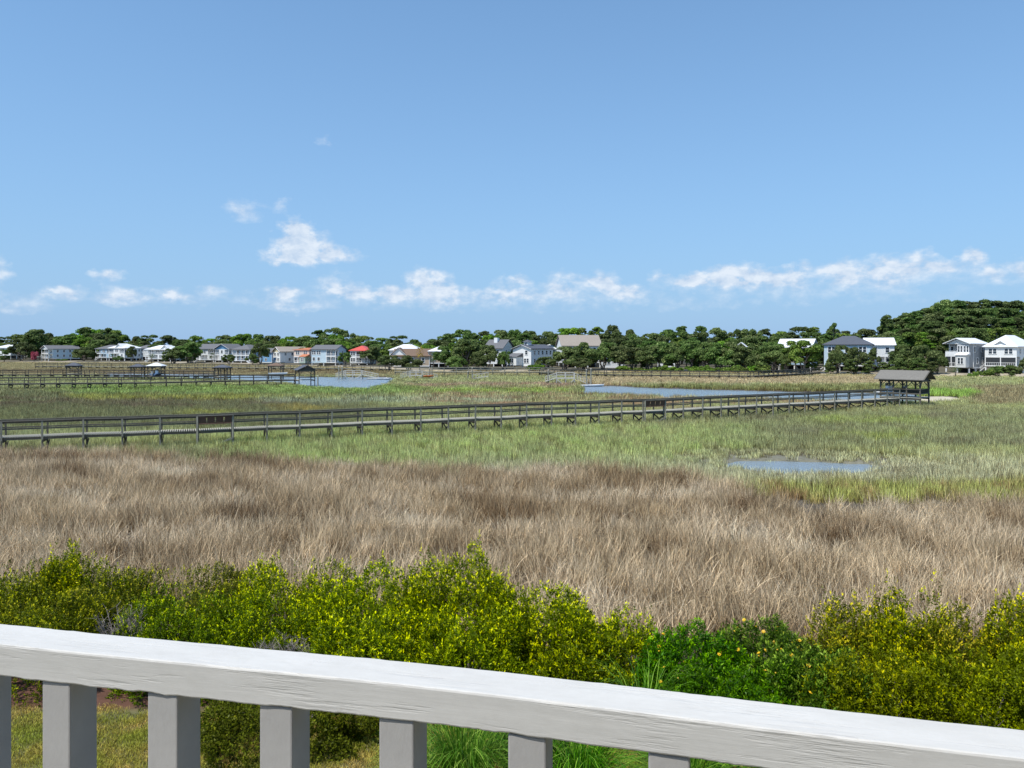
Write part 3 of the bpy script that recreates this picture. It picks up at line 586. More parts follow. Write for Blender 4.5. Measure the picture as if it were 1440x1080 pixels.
# ---------------------------------------------------------------- stepped docks, floats, boats, pilings
def stepped_dock(label, px, d, w, z, flip=1, gz=-.5, rise=1.5, wood_=WOOD_W, run=4.):
    root = empty('dock', (*at(px, d)[:2], gz), 0, label, 'dock'); zb = z-gz; x1 = w/2
    box('platform', wood_, root, -x1, x1, -1, 1, zb-.14, zb)
    for sx_ in np.linspace(-x1, x1, 3):
        for y_ in (-.95, .95): box('post', wood_, root, sx_-.07, sx_+.07, y_-.07, y_+.07, 0, zb+1.05)
    mb = MB()
    for y_ in (-.95, .95):
        for h in (1.02, .55): mb.box(-x1, x1, y_-.03, y_+.03, zb+h, zb+h+.08)
    mb.build('railing', wood_, root); mb = MB()
    for a, b in ((-x1, -x1*.1), (x1, x1*.1)): mb.bar((a, -1.05, zb-.2), (b, -1.05, .35), .06, .14)
    mb.build('cross_brace', wood_, root)
    def ramp_(name, x0, x2, z0, z2, mt, rl=True):
        e = bpy.data.objects.new(name, None); COL.objects.link(e); e.parent = root; q = MB()
        q.bar((x0, 0, z0), (x2, 0, z2), 1.1, .12); q.build('walking_surface', mt, e)
        if not rl: return
        for y_ in (-.55, .55):
            q = MB(); q.bar((x0, y_, z0+1.0), (x2, y_, z2+1.0), .05, .07); q.bar((x0, y_, z0+.5), (x2, y_, z2+.5), .04, .05)
            for k in range(6):
                t = k/5; q.bar((x0+(x2-x0)*t, y_, z0+(z2-z0)*t), (x0+(x2-x0)*t, y_, z0+(z2-z0)*t+1.0), .05, .05)
            q.build('handrail', mt, e)
    ramp_('gangway', flip*x1, flip*(x1+run), zb, .55, METAL if wood_ is WOOD_P else wood_); ramp_('ramp', -flip*x1, -flip*(x1+2.2), zb, zb-.7, wood_)
    return root
stepped_dock('white stepped dock with a gangway down to the right channel', 795, 150, 3.6, 1.45, run=3.2)
stepped_dock('bleached dock with a gangway down to the left creek and cross braces', 497, 183, 4.2, .9, wood_=WOOD_W, run=4.0)
stepped_dock('dock with a gangway beside the orange kayak, in front of the oaks', 585, 180, 3.0, .9, run=3.6)
def pilings(label, specs, group=None):
    for (px, d, ztop) in specs:
        p = at(px, d); r_ = empty('piling', (p.x, p.y, -.6), 0, label[0] if isinstance(label, list) else label, 'piling', group)
        h = ztop+.6; MB().tube((0, 0, 0), (0, 0, h), .14, .12, 10).build('shaft', WOOD_P, r_); MB().tube((0, 0, h), (0, 0, h+.12), .16, .04, 10).build('cap', WOOD_W, r_)
        if isinstance(label, list): label = label[1:] or label
pilings(['left piling of the pair beside the white boat', 'right piling of the pair beside the white boat'], [(824.5, 149, 3.1), (831, 149, 3.3)])
pilings('tall piling at the foot of the white stepped dock on its left', [(771, 150, 3.0)])
pilings(['left piling of the pair at the left end of the creek dock', 'right piling of the pair at the left end of the creek dock'], [(476.5, 181, 2.9), (481, 181, 2.9)])
pilings(['left piling of the pair by the orange kayak', 'right piling of the pair by the orange kayak'], [(604, 178, 2.6), (607.5, 178, 3.2)])
pilings('piling standing alone in the creek right of the small gabled shelter', [(447, 149, 1.9)])
pilings(['thin piling left of the low bleached railing in mid marsh', 'thin piling right at the low bleached railing in mid marsh'], [(658, 172, 2.0), (664, 172, 2.9)])
pilings(['left piling of two behind the brown boat lift shelter', 'right piling of two behind the brown boat lift shelter'], [(378, 184, 2.2), (398, 184, 2.2)])
# low bleached steps at px 665-690
st = empty('dock', (*at(677, 172)[:2], -.4), 0, 'low bleached railing and ramp in the middle of the marsh', 'dock'); mb = MB(); mb.bar((-2, 0, .8), (1.6, 0, 1.35), 1.2, .1); mb.build('ramp', WOOD_W, st)
mb = MB()
for y_ in (-.6, .6):
    mb.bar((-2, y_, 1.7), (1.6, y_, 2.2), .06, .08)
    for k in range(6): mb.box(-2+k*.7, -1.93+k*.7, y_-.035, y_+.035, 0, 1.7+k*.1)
mb.build('railing', WOOD_W, st)
def boat(label, px, d, z, l, rz, hull=BOATW, console=True, name='boat', wdt=1.1):
    root = empty(name, (*at(px, d)[:2], z), rz, label, 'kayak' if name == 'kayak' else 'boat'); V = []; n = 12; k = 7
    for i in range(n+1):
        t = i/n; x_ = (t-.5)*l; wd_ = wdt*(1-max(0, (t-.55)/.45)**2.2)*(.92+.08*min(1, t*5)); sh = .55*wdt*.8*(1+.35*t**2); ke = .0+.35*wdt*max(0, (t-.6)/.4)**2
        for j in range(k):
            a = -1+2*j/(k-1); V.append((x_, a*wd_*(.5+.5*(1-abs(a)**6*.12)), ke+(sh-ke)*abs(a)**1.8))
        V.append((x_, wd_*.82, sh-.04)); V.append((x_, -wd_*.82, sh-.04))
    m_ = k+2; ix = np.arange((n+1)*m_).reshape(n+1, m_); nx_ = np.roll(ix, -1, 1); Q = np.stack([ix[:-1], ix[1:], nx_[1:], nx_[:-1]], -1).reshape(-1, 4)
    mobj('hull', np_mesh('hull', V, Q, hull, smooth=True), root); MB().poly([V[i] for i in range(m_)], [tuple(range(m_))]).build('transom', hull, root)
    if console:
        box('console', BOATW, root, -.1*l, .04*l, -.3, .3, .25, 1.15); box('windscreen', GLASS, root, .035*l, .05*l, -.28, .28, 1.15, 1.5)
        e = MB(); e.box(-l/2-.28, -l/2+.02, -.17, .17, .35, 1.05).box(-l/2-.22, -l/2-.06, -.05, .05, -.1, .35); e.build('outboard_motor', METAL, root)
    else: box('seat', METAL, root, -.12*l, .02*l, -.25, .25, .25, .48)
    return root
boat('white motorboat moored at the end of the white dock gangway in the channel', 831, 147, -.3, 5.2, R(2), console=False)
fl = empty('floating_dock', (*at(819, 149.5)[:2], -.3), 0, 'grey floating platform at the foot of the white dock gangway', 'floating dock'); box('decking', WOOD_W, fl, -1.6, 1.6, -1, 1, .3, .42); box('float', METAL, fl, -1.5, 1.5, -.9, .9, 0, .3)
fl = empty('floating_dock', (*at(526, 181)[:2], -.3), 0, 'grey floating platform at the foot of the creek dock gangway', 'floating dock'); box('decking', WOOD_W, fl, -1.6, 1.6, -1, 1, .3, .42); box('float', METAL, fl, -1.5, 1.5, -.9, .9, 0, .3)
boat('small white skiff floating right of the creek dock, nearest its gangway', 537, 180, -.3, 2.6, R(-10), console=False)
boat('small white skiff at the tip of the creek, right of another skiff', 544.5, 179, -.3, 1.8, R(10), console=False)
boat('white boat raised on a lift under the brown-roofed shelter', 392, 179, 1.0, 4.6, R(-12), console=False)
boat('dark covered boat hanging under the white-roofed boathouse', 221, 171.5, 1.1, 3.2, R(80), BOATB)
boat('orange kayak lying on the bank beside the dock in front of the oaks', 602.5, 176.5, .55, 2.4, R(5), ORANGE, False, 'kayak', .85)
boat('white motorboat lifted at the left end of the brown gabled dock shelter', 1249, 94.6, 1.55, 4.2, R(-170), BOATW, True, wdt=.8)
# ---------------------------------------------------------------- houses
PN = {}
def window(parent, x, z, w, h, side='f', yy_=0., twin=False, pane=GLASS):
    """a framed window on the front (f), right (r) or left (l) wall; yy_ is the wall's plane"""
    def T(a, b, c0, c1, z0, z1, m, nm, par):
        mb = MB()
        if side == 'f': mb.box(a, b, yy_-c1, yy_-c0, z0, z1)
        elif side == 'r': mb.box(yy_+c0, yy_+c1, a, b, z0, z1)
        else: mb.box(yy_-c1, yy_-c0, a, b, z0, z1)
        return mb.build(nm, m, par)
    f = MB()
    def B(a, b, z0, z1, c1=.09):
        if side == 'f': f.box(a, b, yy_-c1, yy_-.004, z0, z1)
        elif side == 'r': f.box(yy_+.004, yy_+c1, a, b, z0, z1)
        else: f.box(yy_-c1, yy_-.004, a, b, z0, z1)
    t = .14; B(x-w/2-t, x-w/2, z, z+h); B(x+w/2, x+w/2+t, z, z+h); B(x-w/2-t, x+w/2+t, z+h, z+h+t); B(x-w/2-t, x+w/2+t, z-t, z, .12)
    B(x-.05 if not twin else x-.12, x+.05 if not twin else x+.12, z, z+h, .07) if twin or w > 1.5 else None
    B(x-w/2, x+w/2, z+h/2-.03, z+h/2+.03, .06)
    o = f.build('window', TRIM, parent); T(x-w/2, x+w/2, .012, .03, z, z+h, pane, 'pane', o); return o
def house(label, cx, d, Wd, D, a, yt, yb, floors, wall, roof, kind='hip', under='piles', rf=.25, sf=.22, pd=2.2, side=3, roof_dir='x', over=.5, extra=(), cat='house', name='stilt_house', gable_wall=None, left=0, screened=False):
    """floors: one string per storey from the lowest, a letter per bay of the front: W window, D twin window, P open porch, B open balcony, . blank wall"""
    zb = zat(yb, d)-.15; tot = zat(yt, d)-zb; s = tot*sf; rh = tot*rf; fh = (tot-s-rh)/len(floors); a = R(a)
    root = empty(name, (*at(cx, d)[:2], zb), a, label, cat); x1, y0 = Wd/2, 0.; hasP = any(c in f for f in floors for c in 'PB'); yb_ = pd if hasP else 0.
    w = MB(); w.box(-x1, x1, yb_, D, s, s+fh*len(floors)); wo = None; wk = fh/2.9
    for k, f in enumerate(floors):
        z0 = s+k*fh; bw = Wd/len(f); i = 0
        if hasP:
            while i < len(f):
                j = i
                while j < len(f) and (f[j] in 'PB') == (f[i] in 'PB'): j += 1
                xa, xb = -x1+i*bw, -x1+j*bw
                if f[i] not in 'PB': w.box(xa, xb, 0, yb_-.001, z0+.001*(k > 0), z0+fh)
                else:
                    lid = f[i] == 'P'; fl_ = box('porch', TRIM, root, xa+.003, xb-.003, -.06, yb_-.004, z0+.004, z0+.26*wk)
                    r2 = MB(); nb = j-i
                    for q in range(nb+1):
                        xp = min(max(xa+q*bw, xa+.12), xb-.12)
                        if lid: r2.box(xp-.11, xp+.11, -.04, .16, z0+.26*wk, z0+fh-.24*wk)
                    pf = r2.build('porch_posts', TRIM, fl_) if lid else None
                    r3 = MB(); r3.box(xa+.01, xb-.01, -.02, .05, z0+1.05*wk, z0+1.15*wk)
                    for q in range(int((xb-xa)/.45)): r3.box(xa+.2+q*.45, xa+.26+q*.45, 0, .04, z0+.26*wk, z0+1.05*wk)
                    if not lid: r3.box(xa+.012, xb-.012, -.01, .04, z0+.3*wk, z0+.95*wk)
                    r3.build('porch_railing', TRIM, fl_)
                    if lid and screened: box('porch_screen', SCREEN, fl_, xa+.12, xb-.12, .06, .08, z0+.27*wk, z0+fh-.25*wk)
                    if lid: box('porch_beam', TRIM, fl_, xa+.01, xb-.01, -.05, .14, z0+fh-.24*wk, z0+fh-.01)
                    for q in range(nb): window(root, xa+(q+.5)*bw, z0+.35*wk, min(1.4, bw*.5), 1.9*wk, 'f', yb_)
                i = j
        for i, ch in enumerate(f):
            xc = -x1+(i+.5)*bw
            if ch == 'W': window(root, xc, z0+.95*wk, min(.95, bw*.5), 1.4*wk)
            if ch == 'D': window(root, xc, z0+.9*wk, min(1.9, bw*.7), 1.5*wk, twin=True)
        ps = yb_+.8 if 'P' in f else .8
        for q in range(side):
            yy_ = ps+(q+.5)*(D-ps-.4)/side; window(root, yy_, z0+.95*wk, .85, 1.35*wk, 'r', x1)
        for q in range(left): window(root, ps+(q+.5)*(D-ps-.4)/left, z0+.95*wk, .85, 1.35*wk, 'l', -x1)
    ze = s+fh*len(floors)
    xo, yo = x1+over, D/2+over; yc = D/2; th = .18
    if kind == 'hip':
        if Wd >= D: rl = (max(xo-yo*.85, .3), 0)
        else: rl = (0, max(yo-xo*.85, .3))
        A_, B_ = (-rl[0], yc-rl[1]), (rl[0], yc+rl[1]); r = MB()
        r.poly([(-xo,yc-yo,ze),(xo,yc-yo,ze),(xo,yc+yo,ze),(-xo,yc+yo,ze),(-xo,yc-yo,ze+th),(xo,yc-yo,ze+th),(xo,yc+yo,ze+th),(-xo,yc+yo,ze+th),(*A_,ze+rh),(*B_,ze+rh)],
            [(3,2,1,0),(0,1,5,4),(1,2,6,5),(2,3,7,6),(3,0,4,7)]+([(4,5,9,8),(5,6,9),(6,7,8,9),(7,4,8)] if Wd >= D else [(4,5,8),(5,6,9,8),(6,7,9),(7,4,8,9)])); ro = r.build('roof', roof, root)
    else:
        r = MB()
        if roof_dir == 'x':                                   # ridge runs along the front
            for sg in (-1, 1): r.poly([(-xo,yc+sg*yo,ze),(xo,yc+sg*yo,ze),(xo,yc,ze+rh),(-xo,yc,ze+rh),(-xo,yc+sg*yo,ze+th),(xo,yc+sg*yo,ze+th),(xo,yc,ze+rh+th),(-xo,yc,ze+rh+th)], [(0,1,2,3),(7,6,5,4),(0,4,5,1),(1,5,6,2),(3,2,6,7),(0,3,7,4)])
            gy = rh/yo*(D/2)
            w.poly([(-x1+.002,.0,ze),(-x1+.002,D,ze),(-x1+.002,yc,ze+gy),(x1-.002,0,ze),(x1-.002,D,ze),(x1-.002,yc,ze+gy)], [(0,2,1),(3,4,5),(0,1,4,3),(1,2,5,4),(2,0,3,5)])
        else:
            for sg in (-1, 1): r.poly([(sg*xo,-over,ze),(sg*xo,D+over,ze),(0,D+over,ze+rh),(0,-over,ze+rh),(sg*xo,-over,ze+th),(sg*xo,D+over,ze+th),(0,D+over,ze+rh+th),(0,-over,ze+rh+th)], [(0,1,2,3),(7,6,5,4),(0,4,5,1),(1,5,6,2),(3,2,6,7),(0,3,7,4)])
            gx = rh/xo*x1; q_ = MB() if gable_wall else w
            q_.poly([(-x1,0,ze),(x1,0,ze),(0,0,ze+gx),(-x1,D,ze),(x1,D,ze),(0,D,ze+gx)], [(0,1,2),(5,4,3),(0,2,5,3),(2,1,4,5),(1,0,3,4)])
            if gable_wall: q_.build('gable', gable_wall, root)
            b_ = MB()
            for sg in (-1, 1): b_.bar((sg*xo, -over-.04, ze+.05), (0, -over-.04, ze+rh+.05), .07, .3, (0, 1, 0))
        ro = r.build('roof', roof, root)
        if roof_dir != 'x': b_.build('barge_board', TRIM, ro)
    w.build('wall', wall, root)
    c_ = MB()
    for X in (-x1, x1):
        c_.box(X-.09, X+.09, (0 if not hasP else yb_)-.05, (0 if not hasP else yb_)+.1, s, ze)
    c_.box(-x1-.03, x1+.03, yb_-.035 if hasP else -.035, D+.03, s-.3, s-.004); c_.build('corner_trim', TRIM, root)
    if under == 'piles':
        nxp = max(3, int(Wd/3)); 
        for i in range(nxp):
            for y_ in (.2, D-.25): box('pile', TRIM if y_ < 1 else WOOD_B, root, -x1+.18+i*(Wd-.36)/(nxp-1)-.16, -x1+.18+i*(Wd-.36)/(nxp-1)+.16, y_-.16, y_+.16, -.6, s-.301)
        for y_ in (D*.4, D*.7):
            box('pile', TRIM, root, x1-.34, x1-.02, y_-.16, y_+.16, -.6, s-.301)
        box('garage', SCREEN, root, -x1+1.2, x1-1.0, D*.45, D-.6, -.3, s-.302)
    else:
        box('lower_wall', wall, root, -x1+.05, x1-.05, .3, D-.1, -.6, s-.301)
    for e in extra:
        if e[0] == 'chimney':
            _, ex, ey, ew, eh = e; box('chimney', TRIM, ro, ex-ew/2, ex+ew/2, ey-ew/2, ey+ew/2, ze, ze+rh+eh)
        if e[0] == 'cupola':
            _, ex, ey, ew, eh = e; z0 = ze+rh*.8; q = box('cupola', TRIM, ro, ex-ew/2, ex+ew/2, ey-ew/2, ey+ew/2, z0, z0+eh)
            MB().poly([(ex-ew*.75,ey-ew*.75,z0+eh),(ex+ew*.75,ey-ew*.75,z0+eh),(ex+ew*.75,ey+ew*.75,z0+eh),(ex-ew*.75,ey+ew*.75,z0+eh),(ex,ey,z0+eh*1.6)], [(3,2,1,0),(0,1,4),(1,2,4),(2,3,4),(3,0,4)]).build('cupola_roof', roof, q)
            window(q, ex, z0+eh*.35, ew*.6, eh*.4, 'f', ey-ew/2)
        if e[0] == 'dormer':
            _, ex, ew, eh, gm_ = e; q = MB(); y_ = -over+.05 if e[1] is None else .15; z0 = ze+.05
            q.poly([(ex-ew/2,y_,z0),(ex+ew/2,y_,z0),(ex,y_,z0+eh),(ex-ew/2,yc,z0),(ex+ew/2,yc,z0),(ex,yc,z0+eh)], [(0,1,2),(5,4,3),(0,3,4,1)]); q.build('gable', gm_, root)
            q = MB()
            for sg in (-1, 1): q.poly([(ex+sg*(ew/2+.3),y_-.3,z0-.1),(ex,y_-.3,z0+eh+.05),(ex,yc,z0+eh+.05),(ex+sg*(ew/2+.3),yc,z0-.1),(ex+sg*(ew/2+.3),y_-.3,z0+.1),(ex,y_-.3,z0+eh+.25),(ex,yc,z0+eh+.25),(ex+sg*(ew/2+.3),yc,z0+.1)], [(0,1,2,3),(7,6,5,4),(0,4,5,1),(1,5,6,2),(2,6,7,3),(3,7,4,0)])
            q.build('dormer_roof', roof, root)
            q = MB()
            for sg in (-1, 1): q.bar((ex+sg*(ew/2+.3), y_-.33, z0), (ex, y_-.33, z0+eh+.15), .06, .25, (0, 1, 0))
            q.build('barge_board', TRIM, root)
        if e[0] == 'stairs':
            _, ex, ex2, y_ = e; q = MB(); q.bar((ex, y_, s+.1), (ex2, y_, 0), 1.1, .15); n_ = 9
            for k in range(n_): t = k/n_; q.box(ex+(ex2-ex)*t-.18, ex+(ex2-ex)*t+.18, y_-.5, y_+.5, (s+.1)*(1-t)-.05, (s+.1)*(1-t)+.03)
            so_ = q.build('stairs', TRIM, root); q = MB()
            for sg in (-.55, .55): q.bar((ex, y_+sg, s+1.1), (ex2, y_+sg, 1.0), .06, .1); q.bar((ex, y_+sg, s+.1), (ex, y_+sg, s+1.1), .08, .08); q.bar((ex2, y_+sg, 0), (ex2, y_+sg, 1.), .08, .08)
            q.build('stair_rail', TRIM, so_)
        if e[0] == 'annex':                                    # a lower projecting wing with its own small roof
            _, xa, xb, ya, yb2, z1k, wm_, rm_, ar = e; z1_ = s+z1k*fh; q = box('wing_wall', wm_, root, xa, xb, ya, yb2, s, z1_)
            MB().poly([(xa-.3,ya-.3,z1_),(xb+.3,ya-.3,z1_),(xb+.3,yb2,z1_),(xa-.3,yb2,z1_),(xa-.3,yb2,z1_+ar),(xb+.3,yb2,z1_+ar)], [(3,2,1,0),(0,1,5,4),(1,2,5),(0,4,3),(2,3,4,5)]).build('wing_roof', rm_, q)
            window(q, (xa+xb)/2, s+.9*wk, min(1.6, (xb-xa)*.5), 1.45*wk, 'f', ya, True)
    return root
HS = house
HS('small white-roofed house half hidden at the far left edge, left of the dark oak', 4, 408, 12, 9, -20, 484.5, 503, ['W.W', 'WDW'], WHITE, R_WHITE, side=2)
HS('grey-blue house with a lit white gable end, leftmost whole house', 63, 394, 9, 15.5, -38, 486, 508.5, ['PP', 'PP'], PALEBLUE, R_GREY, 'gable', roof_dir='y', gable_wall=WHITE, side=4, rf=.22)
HS('pale house with a hipped grey roof left of the white-metal-roofed pair', 146, 392, 13, 10, -25, 485, 508, ['PPW', 'PDP'], SKYW, R_GREY, extra=(('stairs', -2, -5, -1.2),))
HS('white house with a stepped white metal roof, behind two small oaks', 164, 386, 12, 10, -25, 483.5, 508.5, ['PPW', 'PDP'], WHITE, R_WHITE, extra=(('dormer', 1.5, 5, 2.2, WHITE),))
HS('white house with a broad white roof and central stairs, left of the big round oak', 222, 372, 15, 10, -15, 485.5, 510, ['PPDP', 'PPPP'], WHITE, R_WHITE, extra=(('stairs', -3, -6.5, -1.2), ('dormer', 4, 5, 2, WHITE)))
HS('small house showing only a grey hipped roof between two white roofs', 200, 392, 8, 9, -15, 485, 505, ['W', 'W'], LGREY, R_GREY, side=1)
HS('white house with stacked porches at the left of the grey-roofed row', 288, 356, 10, 10, -18, 484, 512, ['PPW', 'PWP'], WHITE, R_GREY, 'gable', side=2, extra=(('stairs', -3, -6, -1.2),))
HS('white house with a bright blue front gable', 312, 351, 8, 11, -18, 484, 512.5, ['PWP', 'PWP'], WHITE, R_GREY, 'gable', roof_dir='y', gable_wall=BLUE, side=2)
HS('grey hip-roofed house with full-width porches, right end of the grey-roofed row', 339, 345, 9.5, 11, -18, 484.5, 513.5, ['PPPP', 'PPPP'], SKYW, R_GREY, side=3, extra=(('stairs', 4, 7, -1.2),))
HS('blue house half hidden behind an oak, left of the yellow gable', 374, 338, 7, 9, -25, 490, 514, ['W', 'W'], BLUE, R_GREY, 'gable', side=2)
HS('house with a pale yellow front gable and a tan roof', 389, 326, 7, 14, -48, 488, 515, ['PD', 'DD'], WHITE, R_TAN, 'gable', roof_dir='y', gable_wall=YELLOW, side=4)
HS('salmon house with a terracotta roof and a sage green lower side', 424, 318, 9, 11, -30, 489, 516, ['PP', 'DD'], SALMON, R_ORANGE, 'hip', rf=.12, side=2, extra=(('annex', 1.2, 4.6, -2.4, 0, 1.0, GREEN, R_ORANGE, 1.0),))
HS('long pale blue three-level house with a grey roof and dark blue garages', 455, 296, 10.6, 9, -14, 485.5, 516.5, ['WW.PP', 'DD.PP'], PALEBLUE, R_GREY, 'gable', side=1, rf=.20)
HS('small white house with a red hipped roof', 504.5, 288, 7.2, 8, -12, 486, 517, ['DPP', 'DPP'], WHITE, R_RED, side=2, rf=.24)
HS('house with a large white metal hipped roof behind the brown roof', 568, 268, 10.5, 9, -8, 484, 515, ['WD', 'WW'], WHITE, R_WHITE, side=1, rf=.28, extra=(('chimney', 1, 4, .8, .1),))
HS('low house with a brown shingle roof and a white gable to its left', 578, 262, 13, 9, -5, 491, 520, ['WDW'], TANW, R_BROWN, 'gable', under='wall', rf=.34, extra=(('dormer', -4.6, 6, 2.8, WHITE),))
HS('cottage with a low white roof just left of the round oaks, by the golden palm', 617, 262, 7, 8, 5, 487, 516, ['WD', 'WD'], TANW, R_WHITE, side=1)
HS('house with a white chimney on a steep grey gable, behind the round oaks', 694, 266, 7.5, 8, -30, 478, 519, ['WW', 'DW'], LGREY, R_GREY, 'gable', roof_dir='x', side=2, rf=.3, extra=(('chimney', -.5, 3, 1.4, .8),))
HS('large bright white house with a small cupola, in the middle of the shoreline', 734, 247, 7.6, 12, -40, 485, 521, ['WD', '.W'], WHITE, R_DARK, 'gable', roof_dir='y', side=5, rf=.16, extra=(('cupola', 0, 3, 1.8, 1.3), ('annex', -3.7, .2, -3.2, 0, 1.05, WHITE, R_GREY, 1.2)))
HS('house showing only a white roof just right of the large cupola house', 771, 272, 8, 8, 0, 484, 512, ['WW', 'WW'], WHITE, R_WHITE, side=1)
HS('house with a steep tan shingle roof rising above the oaks', 818, 256, 13.5, 10, 8, 471.5, 519, ['WDW', 'WDW'], WHITE, R_TAN, 'gable', side=1, rf=.32)
HS('white house glimpsed through oak trunks right of the steep tan roof', 862, 252, 8, 7, 0, 496, 521, ['DW'], WHITE, R_GREY, side=1)
HS('white house glimpsed through the middle of the dark oak wood', 937, 250, 5.5, 7, -10, 492, 521, ['W', 'D'], WHITE, R_WHITE, side=1)
HS('house whose white gable peak shows high in the oak wood', 1042, 240, 4.5, 8, -20, 482, 520, ['W', 'W'], WHITE, R_WHITE, 'gable', roof_dir='y', side=1)
HS('dark brown house in deep shade under the oaks', 1062, 226, 9, 8, -10, 500, 523, ['PP'], DARKW, R_DARK, side=1)
HS('white gabled house on tall piles with a blue side, behind a bright green oak', 1117, 226, 9.5, 10, -32, 477, 526, ['WDW', 'PPP'], SKYW, R_WHITE, 'gable', side=3, rf=.24, sf=.28)
HS('house with a wide dark slate hipped roof above the trees', 1191, 219, 12.5, 11, -30, 472, 526, ['DPP', 'DWD'], PALEBLUE, R_DARK, side=3, rf=.24, extra=(('stairs', -4, -8, -1.2),))
HS('white-roofed house with a white columned porch, partly behind trees', 1238, 222, 7.5, 10, -20, 475.5, 526, ['PPP', 'DW'], WHITE, R_WHITE, 'gable', roof_dir='x', side=2, rf=.2)
HS('grey house with a white balcony, left of the two big right-hand houses', 1346, 208, 6.4, 9.5, -57, 476, 527, ['PPDD', 'BBDD'], MGREY, R_WHITE, 'gable', roof_dir='y', side=2, rf=.15, sf=.22, gable_wall=LGREY, screened=True, extra=(('annex', .5, 3.2, -2.0, 0, 1.05, LGREY, R_WHITE, .7),))
HS('white house with a steep white hipped roof and screened porch, rightmost', 1407, 204, 7.8, 12.5, -54, 471, 527, ['PP', 'DD'], WHITE, R_WHITE, side=4, rf=.3, sf=.22, screened=True, extra=(('dormer', 0, 4.2, 1.5, WHITE), ('stairs', -3.6, -6.4, .8)))
# ---------------------------------------------------------------- trees
OAKL = leafmat('oak_leaves', (.022, .042, .014), (.115, .165, .055), (.34, .40, .17)); PINEL = leafmat('pine_needles', (.02, .038, .015), (.10, .145, .05), (.27, .33, .13))
BRL = leafmat('bright_leaves', (.035, .07, .018), (.14, .23, .05), (.36, .46, .12)); PALML = leafmat('palm_leaves', (.03, .05, .02), (.09, .13, .05), (.2, .22, .1)); GOLD = leafmat('golden_palm_leaves', (.2, .15, .02), (.5, .38, .06), (.6, .5, .1))
PINKL = leafmat('pink_blossom', (.25, .05, .06), (.5, .12, .14), (.6, .25, .25)); BARK = mottled('bark', (.20, .17, .145), .9, .35, 6, .5, (1, 1, .25))
def cloud(r, lobes, per, size, flat=.35):
    """leaf-sized quads through lumpy lobes; v is the leaf's own shade"""
    Vs, vv = [], []
    for (cx, cy, cz, rx, ry, rz) in lobes:
        n = max(8, int(per*rx*ry)); nc_ = 11; cu = r.randn(nc_, 3); cu /= np.linalg.norm(cu, axis=1)[:, None]; ci_ = r.randint(0, nc_, n); u = cu[ci_]+r.randn(n, 3)*.30; cs_ = r.rand(nc_)
        u = np.where((r.rand(n) < .25)[:, None], r.randn(n, 3), u); u /= np.linalg.norm(u, axis=1)[:, None]; u[:, 2] = np.where(u[:, 2] < -.35, -u[:, 2], u[:, 2])
        k = (.62+.45*r.rand(n)**.5)*(.84+.32*cs_[ci_])*(1+.14*np.sin(u[:, 0]*7+cx*3)*np.sin(u[:, 1]*6+cy*2)*np.sin(u[:, 2]*5+cz)); p = u*k[:, None]*np.array([rx, ry, rz])+np.array([cx, cy, cz])
        nrm = u*.9+r.randn(n, 3)*.55+np.array([0, 0, flat]); nrm /= np.linalg.norm(nrm, axis=1)[:, None]
        a = np.cross(nrm, r.randn(n, 3)); a /= np.linalg.norm(a, axis=1)[:, None]; b = np.cross(nrm, a); s = size*(.5+.9*r.rand(n))[:, None]
        Vs.append(np.stack([p-a*s*.5-b*s*.28, p+a*s*.5-b*s*.28, p+a*s*.45+b*s*.28, p-a*s*.45+b*s*.28], 1)); lob = r.rand()*.3
        vv.append(np.clip(.02+lob+.22*cs_[ci_]+.5*r.rand(n)**1.2+.15*(r.rand(n) > .9), 0, 1))
    V = np.concatenate(Vs).reshape(-1, 3); return V, np.arange(len(V)).reshape(-1, 4), np.concatenate(vv).astype(np.float32)
def limb(mb, p, q, r0, r1, seed, bend=.12):
    rr = random.Random(seed); p, q = Vector(p), Vector(q); L_ = (q-p).length; pts = [p]
    for t in (.33, .66): pts.append(p.lerp(q, t)+Vector((rr.uniform(-1, 1), rr.uniform(-1, 1), rr.uniform(-.4, .6)))*L_*bend)
    pts.append(q)
    for i in range(3): mb.tube(pts[i], pts[i+1], r0+(r1-r0)*i/3, r0+(r1-r0)*(i+1)/3, 7)
